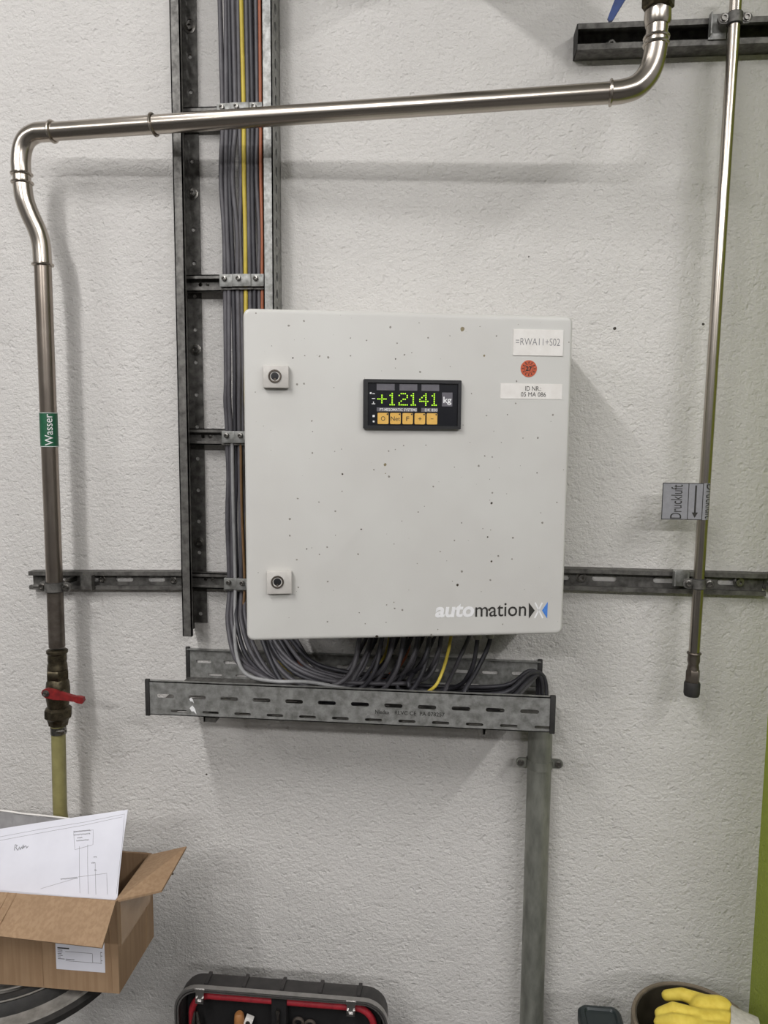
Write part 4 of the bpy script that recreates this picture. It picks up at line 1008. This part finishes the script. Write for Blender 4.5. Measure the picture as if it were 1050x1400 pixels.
# ------------------------------------------------------------------ dark box, bucket, glove
f = Frame((0, 0, 0)); tb = thing('storage_box', (0.27, -0.22, 0), 'dark teal plastic box standing left of the brown bucket', 'box')
def secs_box(ins, z, r, x0=.232, x1=.3075, d0=.128, d1=.32): return [V((a, -b_, z)) for a, b_ in rrect(x0 + ins, x1 - ins, d0 + ins, d1 - ins, r, 6)]
obj('box_shell', loft([secs_box(.010, .0005, .012), secs_box(.006, .40, .014)]), M['tealbox'], tb)
m = loft([secs_box(.004, .398, .014), secs_box(.0, .40, .016), secs_box(.0, .416, .016), secs_box(.004, .421, .013), secs_box(.010, .4215, .010), secs_box(.013, .4185, .008)])
m.f.append(tuple(range(len(m.v) - 28, len(m.v)))); obj('box_lid', m, M['tealbox'], tb)

BC = V((0.412, -0.209, 0)); BR = 0.098; BZ = 0.462
bk = thing('bucket', BC, 'brown plastic bucket standing in the corner by the green wall', 'bucket')
obj('bucket_wall', MB().lathe(BC, (0, 0, 1), [(.0, .0005), (.072, .0005), (.075, .004), (BR - .002, BZ - .03), (BR - .002, BZ - .002), (BR - .006, BZ - .002), (BR - .008, BZ - .04), (.07, .008), (0, .007)], 48), M['bucket'], bk)
m = MB()
for z in (BZ - .002, BZ - .010, BZ - .018): m.torus(BC + V((0, 0, z)), (0, 0, 1), BR - .0005, .0035, 48, 8)
obj('bucket_rim', m, M['bucket_rim'], bk)

# yellow work glove lying over the bucket
def Pz(px, py, z):
    r = ray(px, py); return CAM + r * ((z - CAM.z) / r.z)
GZ = BZ + .012
def fuse(chains, vox=.0028):
    m = MB()
    for pts, rs in chains:
        pts = [V(p_) for p_ in pts]
        t0 = (pts[0] - pts[1]).normalized(); t1 = (pts[-1] - pts[-2]).normalized()
        P_, R_ = [], []
        for a in (.98, .8, .5): P_.append(pts[0] + t0 * rs[0] * a); R_.append(rs[0] * math.sqrt(1 - a * a))
        P_ += pts; R_ += rs
        for a in (.5, .8, .98): P_.append(pts[-1] + t1 * rs[-1] * a); R_.append(rs[-1] * math.sqrt(1 - a * a))
        m.tube(P_, R_, 16)
    me = bpy.data.meshes.new('fuse'); me.from_pydata([tuple(q) for q in m.v], [], m.f)
    bm = bmesh.new(); bm.from_mesh(me); bmesh.ops.recalc_face_normals(bm, faces=bm.faces); bm.to_mesh(me); bm.free()
    ob = bpy.data.objects.new('fuse', me); COL.objects.link(ob)
    md = ob.modifiers.new('r', 'REMESH'); md.mode = 'VOXEL'; md.voxel_size = vox
    s_ = ob.modifiers.new('s', 'SMOOTH'); s_.factor = .5; s_.iterations = 4
    dg = bpy.context.evaluated_depsgraph_get(); e2 = ob.evaluated_get(dg); me2 = bpy.data.meshes.new_from_object(e2)
    r = MB(); r.add([q.co.copy() for q in me2.vertices], [tuple(p_.vertices) for p_ in me2.polygons])
    bpy.data.objects.remove(ob); bpy.data.meshes.remove(me); bpy.data.meshes.remove(me2); return r
palm0, palm1 = Pz(962, 1384, GZ + .018), Pz(992, 1394, GZ + .016)
ch = [([Pz(960, 1378, GZ + .018), Pz(985, 1380, GZ + .018)], [.020, .021]), ([Pz(955, 1398, GZ + .014), Pz(992, 1400, GZ + .014)], [.020, .021]), ([Pz(950, 1415, GZ + .012), Pz(990, 1416, GZ + .012)], [.019, .021]),
      ([Pz(912, 1361, GZ + .012), Pz(932, 1359, GZ + .022), Pz(963, 1370, GZ + .022)], [.0095, .0105, .0125]),
      ([Pz(903, 1386, GZ + .012), Pz(920, 1379, GZ + .024), Pz(956, 1390, GZ + .022)], [.0100, .0110, .0125]),
      ([Pz(902, 1398, GZ + .008), Pz(922, 1395, GZ + .022), Pz(956, 1402, GZ + .020)], [.0100, .0110, .0125]),
      ([Pz(906, 1416, GZ + .006), Pz(926, 1414, GZ + .018), Pz(956, 1416, GZ + .016)], [.0095, .0105, .0120]),
      ([Pz(935, 1440, GZ + .004), Pz(955, 1434, GZ + .012), Pz(985, 1424, GZ + .014)], [.010, .011, .014])]
gl = thing('work_glove', palm0 - V((0, 0, .02)), 'yellow leather work glove with grey cuff draped over the bucket', 'glove')
obj('glove_hand', fuse(ch), M['glove'], gl, angle=80)
c0, c1 = Pz(994, 1399, GZ + .014), Pz(1032, 1418, GZ + .004); ca = (c1 - c0).normalized(); su = ca.cross(V((0, 0, 1))).normalized(); sv = su.cross(ca)
m = MB(); vs_, fs_ = [], []; ns = 24
for i, (t, k) in enumerate(((0, .94), (.06, 1.02), (.3, 1.0), (.6, 1.04), (1, 1.1), (1, 1.02), (.5, .95))):
    for s in range(ns):
        a = 2 * pi * s / ns; wv = 1 + .03 * sin(3 * a + i)
        vs_.append(c0 + (c1 - c0) * t + (su * cos(a) * .036 + sv * sin(a) * .0225) * k * wv)
for i in range(6):
    for s in range(ns): s2 = (s + 1) % ns; fs_.append((i * ns + s, i * ns + s2, (i + 1) * ns + s2, (i + 1) * ns + s))
obj('glove_cuff', m.add(vs_, fs_), M['cuff'], gl)
